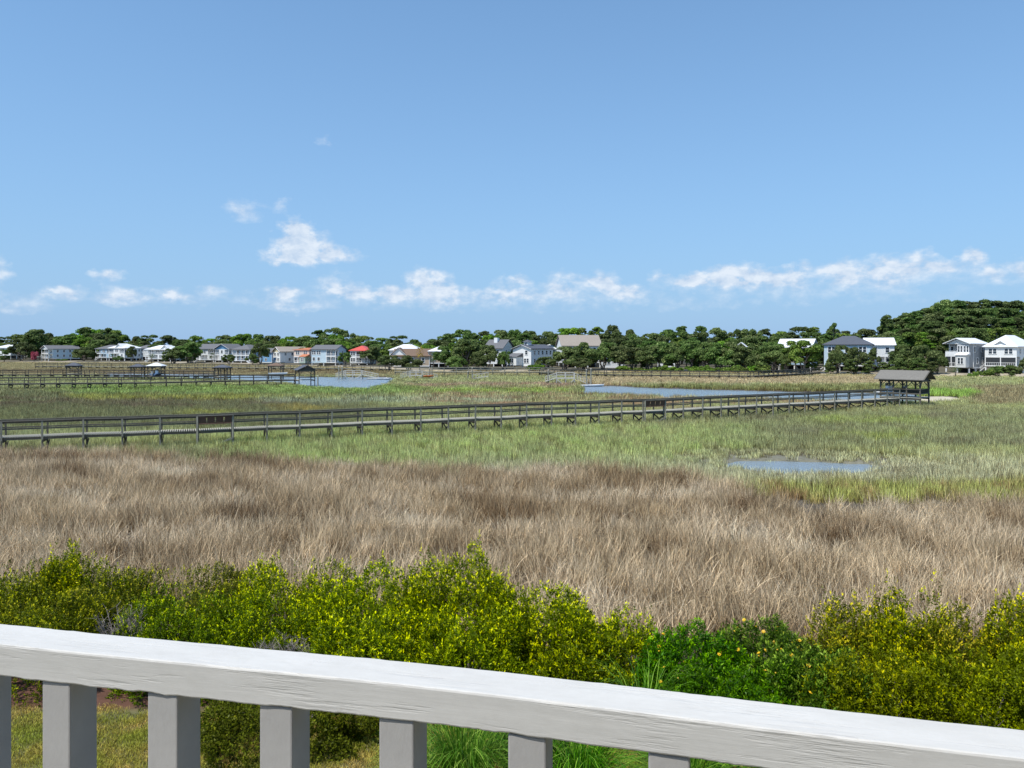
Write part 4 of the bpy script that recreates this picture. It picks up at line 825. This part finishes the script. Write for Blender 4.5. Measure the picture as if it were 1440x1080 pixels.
def make_tree(kind, seed):
    r = np.random.RandomState(seed); mb = MB(); lobes = []
    if kind == 'oak':                                  # nominal 12 m wide, 9 m tall, several leaning trunks
        for k in range(30):
            a = r.rand()*6.283; q = r.rand()**.5; rr_ = 4.8*q; z = 7.0-2.9*q**2+r.randn()*.8-(r.rand() < .3)*1.8; s = .75+.7*r.rand(); lobes.append((rr_*math.cos(a), rr_*math.sin(a), z, s*1.15, s*1.15, s*.95))
        lobes += [(r.randn()*1.3, r.randn()*1.3, 7.7, 1.3, 1.3, .9) for _ in range(3)]
        for k in range(4):
            a = k*1.6+r.rand(); b = Vector((.35*math.cos(a), .35*math.sin(a), -.2)); m_ = Vector((1.1*math.cos(a)+r.randn()*.3, 1.1*math.sin(a), 2.6)); limb(mb, b, m_, .25, .18, seed*9+k)
            for j in range(3): c = lobes[(k*5+j*3) % 22]; limb(mb, m_, (c[0]*.85, c[1]*.85, c[2]-.3), .16, .05, seed*31+k*4+j)
        V, Q, v = cloud(r, lobes, 330, .36)
    elif kind == 'pine':                               # nominal 8 m wide, 20 m tall
        mb.tube((0, 0, -.3), (.2, .1, 10), .26, .19); mb.tube((.2, .1, 10), (0, 0, 18.5), .19, .06)
        for k in range(30):
            z = 8.5+10.2*(k/29)**.8+r.randn()*.3; wmax = 3.7*math.sin(min(1, (19.8-z)/7.5)*1.57)**.8; a = r.rand()*6.283; q = wmax*(.35+.65*r.rand()); s = .5+.55*r.rand()
            c = (q*math.cos(a), q*math.sin(a), z+.3); lobes.append((*c, s*1.25, s*1.25, s*1.05)); limb(mb, (.1, 0, z-.8), (c[0]*.9, c[1]*.9, z), .07, .03, seed*7+k, .06)
        lobes += [(r.randn()*.5, r.randn()*.5, 19, 1.2, 1.2, .7)]
        V, Q, v = cloud(r, lobes, 420, .36)
    elif kind == 'leafy':                              # nominal 9 m wide, 12 m tall, dense down to the ground
        for k in range(34):
            z = 1.2+9.6*r.rand(); wmax = 4.0*math.sin(math.acos(max(-1, min(1, (z-5.0)/7.2))))**.7; a = r.rand()*6.283; q = wmax*(.45+.5*r.rand()); s = .8+.7*r.rand(); lobes.append((q*math.cos(a), q*math.sin(a), z, s*1.1, s*1.1, s*.95))
        lobes += [(r.randn(), r.randn(), 11, 1.3, 1.3, .9) for _ in range(2)]
        mb.tube((0, 0, -.3), (.1, 0, 5), .28, .2); 
        for k in range(6): c = lobes[k*5]; limb(mb, (.1, 0, 2.5+k*.4), (c[0]*.8, c[1]*.8, c[2]), .14, .04, seed+k)
        V, Q, v = cloud(r, lobes, 280, .36)
    elif kind == 'bush':                               # nominal 3 m wide, 2 m tall
        for k in range(14): a = r.rand()*6.283; q = 1.15*r.rand()**.5; s = .4+.25*r.rand(); lobes.append((q*math.cos(a), q*math.sin(a), .45+1.1*r.rand()*(1-q*.35), s, s, s*.8))
        for k in range(4): limb(mb, (0, 0, -.1), (lobes[k][0], lobes[k][1], lobes[k][2]), .05, .02, seed+k)
        V, Q, v = cloud(r, lobes, 900, .2)
    else:                                              # palm, nominal 3.6 m wide, 6 m tall
        mb.tube((0, 0, -.2), (.15, 0, 4.4), .17, .14); Vs, vv = [], []
        for k in range(34):
            a = k*2.4; e = 1.2-k*.062; d_ = Vector((math.cos(a)*math.cos(e), math.sin(a)*math.cos(e), math.sin(e))); sd = Vector((-math.sin(a), math.cos(a), 0)); c = Vector((.15, 0, 4.5))+d_*.9
            for j in range(11):
                t = (j-5)/5; tip = c+(d_*(1.0-.3*t*t)+sd*t*.85)*.95+Vector((0, 0, -.25*abs(t)-.1)); w_ = (sd*(1-abs(t)*.5)+d_*.4*t)*.05; Vs.append([c-w_, c+w_, tip+w_*.3, tip-w_*.3]); vv.append(r.rand())
            Vs.append([Vector((.15, 0, 4.4))-sd*.02, Vector((.15, 0, 4.4))+sd*.02, c+sd*.02, c-sd*.02]); vv.append(.3)
        V = np.array([[tuple(p) for p in q] for q in Vs]).reshape(-1, 3); Q = np.arange(len(V)).reshape(-1, 4); v = np.array(vv, np.float32)
    return mb, V, Q, v
NOM = {'oak': (12, 9), 'pine': (8, 20), 'leafy': (9, 12), 'bush': (3, 2), 'palm': (3.6, 5.6)}
LM = {'oak': OAKL, 'pine': PINEL, 'leafy': OAKL, 'bush': BRL, 'palm': PALML}; NV = {'oak': 6, 'pine': 5, 'leafy': 5, 'bush': 3, 'palm': 2}
NAME = {'oak': 'oak_tree', 'pine': 'pine_tree', 'leafy': 'broadleaf_tree', 'bush': 'shore_shrub', 'palm': 'palm_tree'}; TM = {}
for k_, n_ in NV.items():
    for i in range(n_):
        mb, V, Q, v = make_tree(k_, 100+i*7+len(k_)); tm = bpy.data.meshes.new('trunk'); tm.from_pydata(mb.v, [], mb.f); tm.materials.append(BARK); tm.shade_smooth()
        TM[k_, i] = (tm, V, Q, v, {})
TR = random.Random(3)
def tree(kind, x, y, h, w, label, group=None, mat=None, z=None, var=None):
    i = TR.randrange(NV[kind]) if var is None else var; tm, V, Q, v, cr = TM[kind, i]; mat = mat or LM[kind]
    if mat.name not in cr: cr[mat.name] = np_mesh('crown', V, Q, mat, [('v', 'FLOAT', 'FACE', v)])
    nw, nh = NOM[kind]; z = float(terrain(np.array([x]), np.array([y]))[0]) if z is None else z; s = (w/nw, w/nw*TR.uniform(.9, 1.1), h/nh)
    root = empty(NAME[kind], (x, y, z), TR.uniform(0, 6.28), label, 'shrub' if kind == 'bush' else 'tree', group, s)
    for nm, me in (('trunk', tm), ('crown', cr[mat.name])): mobj(nm, me, root)
    return root
def ftree(kind, px, d, yt, wpx, label, mat=None, group=None, var=None):
    p = at(px, d); z = float(terrain(np.array([p.x]), np.array([d]))[0]); h = zat(yt, d)-z; return tree(kind, p.x, d, h, min(wpx*d/F, h*{'pine': .62, 'leafy': 1.05, 'oak': 1.7}.get(kind, 9)), label, group, mat, z, var)
BR = BRL
FT = [('leafy', 6, 388, 491, 26, 'low round tree at the far left edge in front of the white roof'), ('oak', 30, 392, 480, 36, 'dark oak between the left edge and the pink blossoming tree'),
 ('leafy', 50, 412, 463, 42, 'tall dark round-topped tree left of the grey-blue gabled house'), ('bush', 48, 384, 492, 11, 'shrub with pink blossom left of the grey-blue gabled house', PINKL), ('bush', 88, 388, 505, 18, 'low bushes at the foot of the grey-blue gabled house'),
 ('oak', 118, 384, 487, 38, 'grey-green oak right of the grey-blue gabled house'), ('leafy', 96, 425, 470, 40, 'tree rising behind the grey-blue gabled house'), ('pine', 122, 432, 460, 34, 'left of the two tall pines over the far left houses'), ('pine', 150, 432, 461, 44, 'right of the two tall pines over the far left houses'), ('oak', 140, 420, 470, 60, 'broad dark oak under the two tall pines'),
 ('oak', 186, 374, 486, 17, 'small dark tree between the two white-roofed left houses'), ('palm', 158, 376, 498, 12, 'palm in front of the stepped white metal roof'), ('oak', 166, 374, 500, 22, 'small oak in front of the house with a stepped white metal roof'), ('palm', 213, 360, 498, 14, 'palm in front of the broad white-roofed house'),
 ('oak', 244, 340, 489, 36, 'lower left half of the big oak clump left of the grey-roofed row'), ('oak', 266, 345, 480, 46, 'big round oak left of the grey-roofed row of houses'), ('palm', 298, 335, 497, 12, 'palm in front of the porches left of the blue gable'), ('oak', 322, 330, 498, 20, 'small oak below the blue gable'),
 ('oak', 366, 326, 481, 32, 'tall dark oak between the grey-roofed row and the yellow gable'), ('oak', 355, 318, 498, 20, 'small oak at the foot of the grey-roofed row, right end'), ('palm', 433, 300, 502, 12, 'little dark palm in front of the terracotta-roofed house'), ('oak', 485, 284, 495, 20, 'round dark tree between the long blue house and the red roof'),
 ('oak', 522, 290, 486, 36, 'dark oak right of the red-roofed house'), ('oak', 546, 240, 499, 40, 'grey-green oak on the creek bank, left of two'), ('oak', 575, 236, 499, 42, 'grey-green oak on the creek bank, right of two'), ('palm', 590, 250, 489, 15, 'golden-leaved palm in front of the brown roof', GOLD), ('palm', 610, 246, 500, 12, 'small palm left of the round middle oaks'),
 ('oak', 628, 246, 486, 40, 'round oak just left of the tallest middle oak'), ('oak', 655, 244, 476, 52, 'tallest round oak left of the cupola house'), ('oak', 684, 240, 484, 44, 'round oak against the chimney house'), ('oak', 708, 244, 493, 22, 'small oak touching the left side of the cupola house'), ('oak', 640, 238, 500, 38, 'low oak under the tallest middle oak, to its left'), ('oak', 672, 237, 502, 30, 'low oak under the tallest middle oak, to its right'),
 ('bush', 752, 236, 511, 28, 'bright green bush at the right foot of the cupola house'), ('oak', 768, 238, 501, 40, 'low dark oak right of the cupola house'), ('oak', 795, 236, 486, 52, 'spreading oak below the steep tan roof, left one'), ('oak', 822, 237, 480, 52, 'spreading oak below the steep tan roof, middle one'), ('oak', 848, 238, 480, 48, 'spreading oak below the steep tan roof, right one'), ('oak', 815, 232, 503, 36, 'small round oak in front of the spreading oaks below the tan roof'),
 ('leafy', 742, 258, 480, 1, '')]
for t in FT:
    if t[4] > 2: ftree(t[0], t[1], t[2], t[3], t[4], t[5], *(t[6:] if len(t) > 6 else ()))
ORD = 'first second third fourth fifth sixth seventh eighth ninth tenth eleventh twelfth thirteenth fourteenth fifteenth sixteenth seventeenth eighteenth nineteenth twentieth'.split()
def ordn(i): return ORD[i] if i < 20 else {20: 'twenty-first', 21: 'twenty-second', 22: 'twenty-third', 23: 'twenty-fourth', 24: 'twenty-fifth', 25: 'twenty-sixth', 26: 'twenty-seventh', 27: 'twenty-eighth', 28: 'twenty-ninth'}.get(i, 'thirtieth')
MARKS = [(-999, 'the far left white roof'), (55, 'the grey-blue gabled house'), (120, 'the stepped white roof'), (195, 'the broad white-roofed house'), (262, 'the blue front gable'), (362, 'the yellow gable and terracotta roof'), (435, 'the long pale blue house'), (485, 'the small red roof'), (540, 'the brown shingle roof'),
 (600, 'the round middle oaks'), (690, 'the cupola house'), (785, 'the steep tan roof'), (860, 'the left half of the continuous oak wood'), (970, 'the right half of the continuous oak wood'), (1090, 'the tall-piled house'), (1160, 'the slate hipped roof'), (1232, 'the right shore')]
def mark(px): return [m for p, m in MARKS if px >= p][-1]
k = 0; cnt = {}
GW = 'oaks of the continuous wood on the right shore'
for px in range(872, 1100, 20):
    k += 1; ftree('oak', px+TR.uniform(-3, 3), 236-(px-872)*.055+TR.uniform(-2, 2), 482+TR.uniform(-6, 8), TR.uniform(42, 54), '%s oak from the left in the front row of the continuous wood' % ordn(k-1), group=GW)
for j_, px in enumerate(range(880, 1090, 15)):
    ftree('bush', px+TR.uniform(-4, 4), 232-(px-872)*.07, 513+TR.uniform(-3, 3), TR.uniform(18, 28), '%s low shrub from the left along the foot of the continuous oak wood' % ordn(j_), group='shrubs under the oak wood')
for a in [('oak', 1088, 220, 484, 46, 'dark oak left of the white house on tall piles'), ('oak', 1127, 213, 477, 62, 'bright green oak in front of the white house on tall piles', BRL), ('leafy', 1141, 214, 500, 22, 'narrow tree at the right side of the tall-piled house'), ('oak', 1106, 216, 490, 22, 'small oak in front of the left gable of the tall-piled house'),
 ('oak', 1178, 209, 484, 36, 'oak in front of the slate hipped roof, left one'), ('oak', 1203, 208, 487, 36, 'oak in front of the slate hipped roof, right one'), ('leafy', 1168, 209, 505, 18, 'low tree under the left eave of the slate-roofed house'), ('leafy', 1197, 206, 505, 28, 'low dense tree in front of the slate-roofed house'), ('leafy', 1222, 205, 507, 26, 'low dense tree left of the columned porch'), ('oak', 1228, 212, 490, 18, 'thin oak between the slate roof and the white porch'),
 ('leafy', 1243, 204, 509, 24, 'low dense tree below the columned porch'), ('oak', 1274, 207, 483, 44, 'large oak right of the columned porch'), ('oak', 1298, 205, 484, 44, 'large grey-green oak left of the grey balcony house, left one'), ('oak', 1318, 204, 492, 30, 'oak close to the grey balcony house, right one'), ('leafy', 1262, 202, 503, 30, 'dense low tree at the foot of the large right oaks, left'), ('leafy', 1290, 201, 503, 32, 'dense low tree at the foot of the large right oaks, middle'), ('leafy', 1311, 202, 508, 26, 'dense low tree at the foot of the large right oaks, right'),
 ('palm', 1344, 190, 517, 17, 'small grey palmetto on the sand in front of the grey balcony house'), ('bush', 1368, 188, 522, 15, 'round bright green bush between the two big right-hand houses'), ('bush', 1383, 190, 516, 24, 'grey-green shrub below the stairs of the rightmost house'), ('oak', 1403, 192, 514, 26, 'low shrubby tree in front of the screened porch, left one'), ('oak', 1422, 191, 514, 28, 'low shrubby tree in front of the screened porch, right one'), ('oak', 1446, 188, 501, 30, 'dark tree cut by the right edge of the view in front of the rightmost house'), ('pine', 1248, 262, 443, 26, 'lone leaning pine standing out at the left end of the pine hill'), ('pine', 1172, 252, 454, 18, 'thin ragged pine standing up behind the slate roof')]:
    ftree(*a)
SKX = [-60, 0, 20, 50, 75, 92, 110, 140, 170, 180, 240, 350, 400, 422, 445, 470, 500, 512, 530, 580, 612, 630, 650, 700, 740, 780, 830, 872, 885, 900, 925, 950, 975, 1000, 1030, 1055, 1100, 1130, 1165, 1190, 1230, 1260, 1290, 1320, 1345, 1400, 1440, 1560]
SKY = [474, 475, 471, 465, 468, 471, 461, 460, 463, 471, 473, 470, 474, 470, 464, 463, 466, 472, 474, 472, 474, 468, 464, 463, 461, 462, 461, 457, 458, 467, 466, 460, 455, 461, 465, 458, 462, 458, 457, 463, 462, 446, 434, 425, 420, 422, 425, 425]
def lab(ri, px, kind, mat):
    m = mark(px); cnt[ri, m] = cnt.get((ri, m), -1)+1
    return '%s crown, %s row behind %s' % (ordn(cnt[ri, m]), ('near', 'middle', 'skyline')[ri], m)
def sky_y(px): return float(np.interp(px, SKX, SKY))
ROWS = [(36, .30, 21), (56, .15, 22), (80, .0, 23)]
for ri, (off, low, step) in enumerate(ROWS):
    px = -70.+ri*7
    while px < 1235:
        d = float(shore(px))+off+TR.uniform(-5, 5); yt = sky_y(px)+TR.uniform(-2.5, 5); yt = yt+low*(shore_y:=505-yt)+(2 if ri < 2 else 0)
        kind = TR.choice(['leafy', 'oak', 'leafy', 'pine']) if px > 420 or ri < 2 else TR.choice(['leafy', 'oak']); reg = 'left' if px < 420 else 'middle' if px < 850 else 'right'
        wpx = TR.uniform(34, 46)*(1.0 if kind != 'pine' else .75)
        mat = BRL if TR.random() < .22 else None
        ftree(kind, px, d, yt, wpx, lab(ri, px, kind, mat), mat, 'background wood on the %s' % reg)
        px += step*TR.uniform(.85, 1.15)
for ri, (off, low) in enumerate([(28, .50), (44, .30), (62, .14), (80, .0)]):
    px = 1232+ri*5.; hn = 0
    while px < 1520:
        d = float(shore(px))+off+TR.uniform(-4, 4); top = sky_y(px); yt = top+low*(500-top)+TR.uniform(-2, 4)
        kind = TR.choice(['pine', 'pine', 'pine', 'leafy']) if ri else TR.choice(['leafy', 'oak', 'pine']); ftree(kind, px, d, yt, TR.uniform(36, 48), '%s crown from left, %s row of the wooded hill' % (ordn(hn), ('lowest', 'second lowest', 'second highest', 'topmost')[ri]), BRL if (ri == 0 and TR.random() < .5) else None, 'trees on the pine hill')
        hn += 1; px += 13.5*TR.uniform(.85, 1.15)
# ---------------------------------------------------------------- the shrubs below the deck
SH_Y = leafmat('myrtle_leaves', (.03, .05, .004), (.24, .31, .012), (1.0, .96, .07), .3, .12, .45); SH_D = leafmat('clipped_myrtle_leaves', (.03, .042, .005), (.175, .235, .014), (.70, .70, .05), .28, .12, .45)
SH_G = leafmat('oxeye_leaves', (.015, .04, .004), (.085, .21, .012), (.32, .52, .06), .3, .1, .4); SH_M = leafmat('marsh_elder_leaves', (.035, .042, .004), (.24, .30, .015), (1.0, .90, .06), .3, .1, .5)
TWIG = mottled('grey_twigs', (.22, .19, .17), .9, .3, 8); PETAL = mottled('yellow_petals', (.88, .55, .02), .5, .15); REED = leafmat('strap_leaves', (.04, .09, .02), (.13, .27, .04), (.42, .58, .14), .3, .1, .4)
def shrub_geo(seed, w, dp, h, n_sh, leaf, lw, spike=0., sl=.28, k=13, tipc=1., box_=.0):
    """upright leafy shoots all over a lumpy mound"""
    r = np.random.RandomState(seed); u = r.randn(n_sh, 3); u[:, 2] = np.abs(u[:, 2])*1.0-.12; u /= np.linalg.norm(u, axis=1)[:, None]
    a = np.arctan2(u[:, 1], u[:, 0]); lump = 1+.16*np.sin(a*3+seed)+.11*np.sin(a*7+seed*2+u[:, 2]*6)+.09*np.sin(u[:, 2]*9+a*4)
    pw = np.sign(u)*np.abs(u)**(1-box_); q = (.86+.14*r.rand(n_sh)**.5); q[r.rand(n_sh) < .35] *= .82
    P = pw*lump[:, None]*q[:, None]*np.array([w/2, dp/2, h]); P[:, 2] = np.maximum(P[:, 2]*.92, .02)
    D = u*.75+r.randn(n_sh, 3)*.28+np.array([0, 0, .75]); L_ = sl*(.5+.8*r.rand(n_sh))
    sp = (r.rand(n_sh) < .05) & (u[:, 2] > .55); D[sp] = D[sp]*.25+np.array([0, 0, 1.]); L_[sp] += spike*r.rand(sp.sum()); D /= np.linalg.norm(D, axis=1)[:, None]
    kk = np.where(sp, int(k*2.2), k); idx = np.repeat(np.arange(n_sh), kk); st = np.concatenate([np.arange(m)/m for m in kk]); t = st*1.03
    X = np.cross(D, [0.3, .2, .9]); X /= np.linalg.norm(X, axis=1)[:, None]; Y = np.cross(D, X); ang = r.rand(len(idx))*6.283
    out = X[idx]*np.cos(ang)[:, None]+Y[idx]*np.sin(ang)[:, None]; base = P[idx]+D[idx]*(L_[idx]*t)[:, None]
    tip = (t > .8)[:, None]; dl = out*np.where(tip, .45, .85)+D[idx]*np.where(tip, .95, .5)+r.randn(len(idx), 3)*.2; dl /= np.linalg.norm(dl, axis=1)[:, None]
    ll = leaf*1.25*(.6+.6*r.rand(len(idx)))*(1-.3*(t > .9)); sd = np.cross(dl, out+r.randn(len(idx), 3)*.6); sd /= np.linalg.norm(sd, axis=1)[:, None]; hw = (ll*lw/leaf*.5)[:, None]; ll = ll[:, None]
    V = np.stack([base, base+dl*ll*.5+sd*hw, base+dl*ll, base+dl*ll*.5-sd*hw], 1).reshape(-1, 3); hi = np.clip(P[idx, 2]/h, 0, 1)
    pt = wav(P[:, 0]*1., P[:, 1]+P[:, 2], 1.1, seed, 3)[idx]
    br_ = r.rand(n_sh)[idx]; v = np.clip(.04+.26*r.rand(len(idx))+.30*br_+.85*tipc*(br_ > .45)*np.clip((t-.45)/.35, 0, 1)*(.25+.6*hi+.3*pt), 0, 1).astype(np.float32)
    return V, np.arange(len(V)).reshape(-1, 4), v, P, D, L_, sp
def twigs(seed, w, dp, h, n):
    r = random.Random(seed); mb = MB()
    for i in range(n):
        a = r.uniform(0, 6.28); q = r.uniform(.3, .95); e = Vector((w/2*q*math.cos(a), dp/2*q*math.sin(a), h*r.uniform(.45, .9))); m_ = Vector((e.x*.45, e.y*.45, h*.35)); mb.tube((r.uniform(-.1, .1), r.uniform(-.1, .1), -.1), m_, .022, .014, 5); mb.tube(m_, e, .014, .004, 5)
    return mb
def shrub(label, px, d, yt, wpx, mat, seed, dens=470, leaf=.05, lw=.02, spike=.3, dp=None, box_=.25, cat='shrub', name='shrub', sl=.15, k=9, tipc=1., group=None, flowers=0):
    p = at(px, d); z = float(terrain(np.array([p.x]), np.array([d]))[0])-.03; h = zat(yt, d)-z; w = wpx*d/F; dp = dp or w*.8
    root = empty(name, (p.x, p.y, z), 0, label, cat, group); n = int(dens*(w*dp*.8+(w+dp)*h*1.1))
    V, Q, v, P, D, L_, sp = shrub_geo(seed, w, dp, h, n, leaf, lw, spike, sl, k, tipc, box_)
    mobj('foliage', np_mesh('foliage', V, Q, mat, [('v', 'FLOAT', 'FACE', v)]), root); twigs(seed, w*.8, dp*.8, h*.8, 16).build('branches', TWIG, root)
    if flowers:
        fm = MB(); 
        for j in range(10):
            a0, a1 = 6.283*j/10, 6.283*(j+.6)/10; fm.poly([(.004*math.cos(a0), .004*math.sin(a0), 0), (.028*math.cos(a0), .028*math.sin(a0), .006), (.028*math.cos(a1), .028*math.sin(a1), .006)], [(0, 1, 2)])
        fm.tube((0, 0, 0), (0, 0, .014), .013, .009, 8); me = None; r = random.Random(seed); up = [i for i in range(n) if P[i, 2] > h*.55]
        for j in range(flowers):
            i = r.choice(up); 
            if me is None: fo = fm.build('flower', PETAL, root); me = fo.data
            else: fo = mobj('flower', me, root)
            q = Vector(P[i])+Vector(D[i])*(L_[i]+.02); fo.location = q; fo.rotation_euler = (r.uniform(-.9, -.1)*-1, r.uniform(-.5, .5), r.uniform(0, 6)); fo.scale = (1.25,)*3
    return root
# back row against the rushes, then the nearer mounds
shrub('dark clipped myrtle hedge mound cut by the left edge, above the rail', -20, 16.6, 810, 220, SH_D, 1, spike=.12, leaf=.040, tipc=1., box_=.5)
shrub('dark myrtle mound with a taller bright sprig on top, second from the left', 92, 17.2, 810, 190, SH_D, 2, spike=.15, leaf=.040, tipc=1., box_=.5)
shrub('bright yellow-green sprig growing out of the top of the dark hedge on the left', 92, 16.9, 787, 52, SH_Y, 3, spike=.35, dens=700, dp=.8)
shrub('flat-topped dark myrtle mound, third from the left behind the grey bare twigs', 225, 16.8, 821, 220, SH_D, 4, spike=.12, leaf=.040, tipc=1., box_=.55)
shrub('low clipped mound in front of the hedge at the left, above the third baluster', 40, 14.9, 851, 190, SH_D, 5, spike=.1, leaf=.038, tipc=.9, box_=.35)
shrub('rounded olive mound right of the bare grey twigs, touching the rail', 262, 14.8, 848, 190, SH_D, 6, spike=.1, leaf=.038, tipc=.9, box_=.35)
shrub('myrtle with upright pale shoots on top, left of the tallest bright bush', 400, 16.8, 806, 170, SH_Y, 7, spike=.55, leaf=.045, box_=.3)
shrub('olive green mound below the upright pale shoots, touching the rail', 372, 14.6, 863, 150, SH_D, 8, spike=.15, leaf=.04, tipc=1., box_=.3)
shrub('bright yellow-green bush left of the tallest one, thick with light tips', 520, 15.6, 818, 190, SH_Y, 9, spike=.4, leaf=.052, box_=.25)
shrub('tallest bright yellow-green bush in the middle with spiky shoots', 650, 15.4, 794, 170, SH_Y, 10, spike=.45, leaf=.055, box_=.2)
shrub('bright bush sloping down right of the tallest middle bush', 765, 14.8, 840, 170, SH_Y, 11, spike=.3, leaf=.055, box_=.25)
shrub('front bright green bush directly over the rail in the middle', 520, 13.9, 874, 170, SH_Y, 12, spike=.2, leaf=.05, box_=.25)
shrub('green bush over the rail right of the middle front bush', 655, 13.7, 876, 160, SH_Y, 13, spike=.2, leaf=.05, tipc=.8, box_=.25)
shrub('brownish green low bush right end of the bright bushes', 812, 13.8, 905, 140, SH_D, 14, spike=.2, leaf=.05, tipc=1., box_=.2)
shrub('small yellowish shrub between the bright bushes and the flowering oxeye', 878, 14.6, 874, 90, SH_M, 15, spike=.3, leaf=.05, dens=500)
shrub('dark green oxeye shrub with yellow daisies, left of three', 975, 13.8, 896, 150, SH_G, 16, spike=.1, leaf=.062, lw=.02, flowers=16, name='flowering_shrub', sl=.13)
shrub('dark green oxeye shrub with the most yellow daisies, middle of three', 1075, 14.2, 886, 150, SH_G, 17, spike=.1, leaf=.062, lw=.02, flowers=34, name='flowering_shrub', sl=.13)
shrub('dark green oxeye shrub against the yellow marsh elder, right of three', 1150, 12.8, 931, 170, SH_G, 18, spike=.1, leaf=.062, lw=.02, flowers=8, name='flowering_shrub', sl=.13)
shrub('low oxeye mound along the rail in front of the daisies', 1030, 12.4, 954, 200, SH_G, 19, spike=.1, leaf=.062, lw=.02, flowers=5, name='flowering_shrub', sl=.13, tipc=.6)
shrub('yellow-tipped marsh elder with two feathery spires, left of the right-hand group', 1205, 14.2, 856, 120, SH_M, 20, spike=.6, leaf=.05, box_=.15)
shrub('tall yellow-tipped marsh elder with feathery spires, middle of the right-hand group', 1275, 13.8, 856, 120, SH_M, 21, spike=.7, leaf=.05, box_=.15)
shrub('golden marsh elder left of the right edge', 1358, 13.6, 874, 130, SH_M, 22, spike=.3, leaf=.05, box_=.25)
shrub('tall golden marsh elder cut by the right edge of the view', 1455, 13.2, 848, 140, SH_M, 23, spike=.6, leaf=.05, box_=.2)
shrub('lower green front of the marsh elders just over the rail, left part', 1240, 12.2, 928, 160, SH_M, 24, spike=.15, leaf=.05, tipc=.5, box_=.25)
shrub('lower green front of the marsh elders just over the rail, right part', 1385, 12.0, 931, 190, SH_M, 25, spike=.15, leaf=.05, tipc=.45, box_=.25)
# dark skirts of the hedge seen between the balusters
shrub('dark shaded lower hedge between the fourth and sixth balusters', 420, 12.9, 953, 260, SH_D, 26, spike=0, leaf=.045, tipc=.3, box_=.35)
def bare(label, px, d, yt, w, seed):
    p = at(px, d); z = float(terrain(np.array([p.x]), np.array([d]))[0]); h = zat(yt, d)-z; r = random.Random(seed); root = empty('bare_shrub', (p.x, p.y, z), 0, label, 'shrub'); mb = MB(); tw = MB()
    for i in range(46):
        a = r.uniform(0, 6.28); e = Vector((w/2*r.uniform(.2, 1)*math.cos(a), w/2*r.uniform(.2, 1)*math.sin(a), h*r.uniform(.8, 1))); m_ = Vector((e.x*.5, e.y*.5, h*.6)); mb.tube((0, 0, 0), m_, .02, .012, 5); mb.tube(m_, e, .012, .004, 4)
        for j in range(7): q = m_.lerp(e, r.uniform(.2, 1)); tw.tube(q, q+Vector((r.uniform(-.16, .16), r.uniform(-.16, .16), r.uniform(.0, .16))), .005, .002, 4)
    mb.build('branches', TWIG, root); tw.build('twigs', TWIG, root)
bare('bare grey twiggy bush in the left hedge', 172, 14.8, 858, 1.3, 1); bare('dead brown twigs showing low in the hedge near the rail', 402, 13.9, 898, 1.1, 2)
# long strap-leaved grass clumps
def strap(label, px, d, yt, w, seed, n=900, L0=1.5):
    p = at(px, d); z = float(terrain(np.array([p.x]), np.array([d]))[0]); h = zat(yt, d)-z; r = np.random.RandomState(seed); seg = 7; a = r.rand(n)*6.283; rr_ = .22*np.sqrt(r.rand(n)); out = w/2*(.25+.9*r.rand(n)); hh = h*(.65+.45*r.rand(n)); fall = hh*(.25+.75*r.rand(n))*(out/w*2)
    t = np.linspace(0, 1, seg+1)[None, :]; ra = rr_[:, None]+out[:, None]*t**1.7; zz = hh[:, None]*np.sin(np.minimum(t*1.35, 1.57))-fall[:, None]*np.clip(t-.55, 0, 1)**1.6*1.8; ja = a[:, None]+.35*t*r.randn(n)[:, None]; cx_, cy_ = ra*np.cos(ja), ra*np.sin(ja); fa = ja+1.57+r.randn(n)[:, None]*.4; ww = .006*(1-t**2*.85)*(.6+.7*r.rand(n)[:, None])
    V = np.stack([np.stack([cx_-np.cos(fa)*ww, cy_-np.sin(fa)*ww, zz], -1), np.stack([cx_+np.cos(fa)*ww, cy_+np.sin(fa)*ww, zz], -1)], 2); idx = np.arange(n*(seg+1)*2).reshape(n, seg+1, 2)
    Q = np.stack([idx[:, :-1, 0], idx[:, :-1, 1], idx[:, 1:, 1], idx[:, 1:, 0]], -1).reshape(-1, 4); v = np.repeat(r.rand(n), seg).astype(np.float32)
    o = mobj('ornamental_grass', np_mesh('ornamental_grass', V.reshape(-1, 3), Q, REED, [('v', 'FLOAT', 'FACE', v)], True)); o.location = (p.x, p.y, z); tag(o, label, 'ornamental grass')
strap('arching green grass clump between the fourth and fifth balusters', 655, 10.4, 985, 2.1, 1); strap('arching green grass clump right of the fifth baluster', 815, 10.6, 1000, 2.1, 2); strap('arching green grass clump under the rail at the last visible baluster', 960, 10.2, 1020, 2.0, 3)
strap('thin arching grass blades sprouting over the rail between the bushes', 905, 12.4, 925, 1.9, 4, 160); strap('fine long grass tuft over the rail below the daisies', 1165, 11.6, 985, 1.2, 5, 60)
strap('small grass clump low at the lawn edge left of the green clumps', 585, 10.9, 1040, 1.3, 6, 300)
strap('grass clump in the bottom middle, behind the green clump nearest the lawn', 735, 10.9, 985, 2.0, 7, 800)
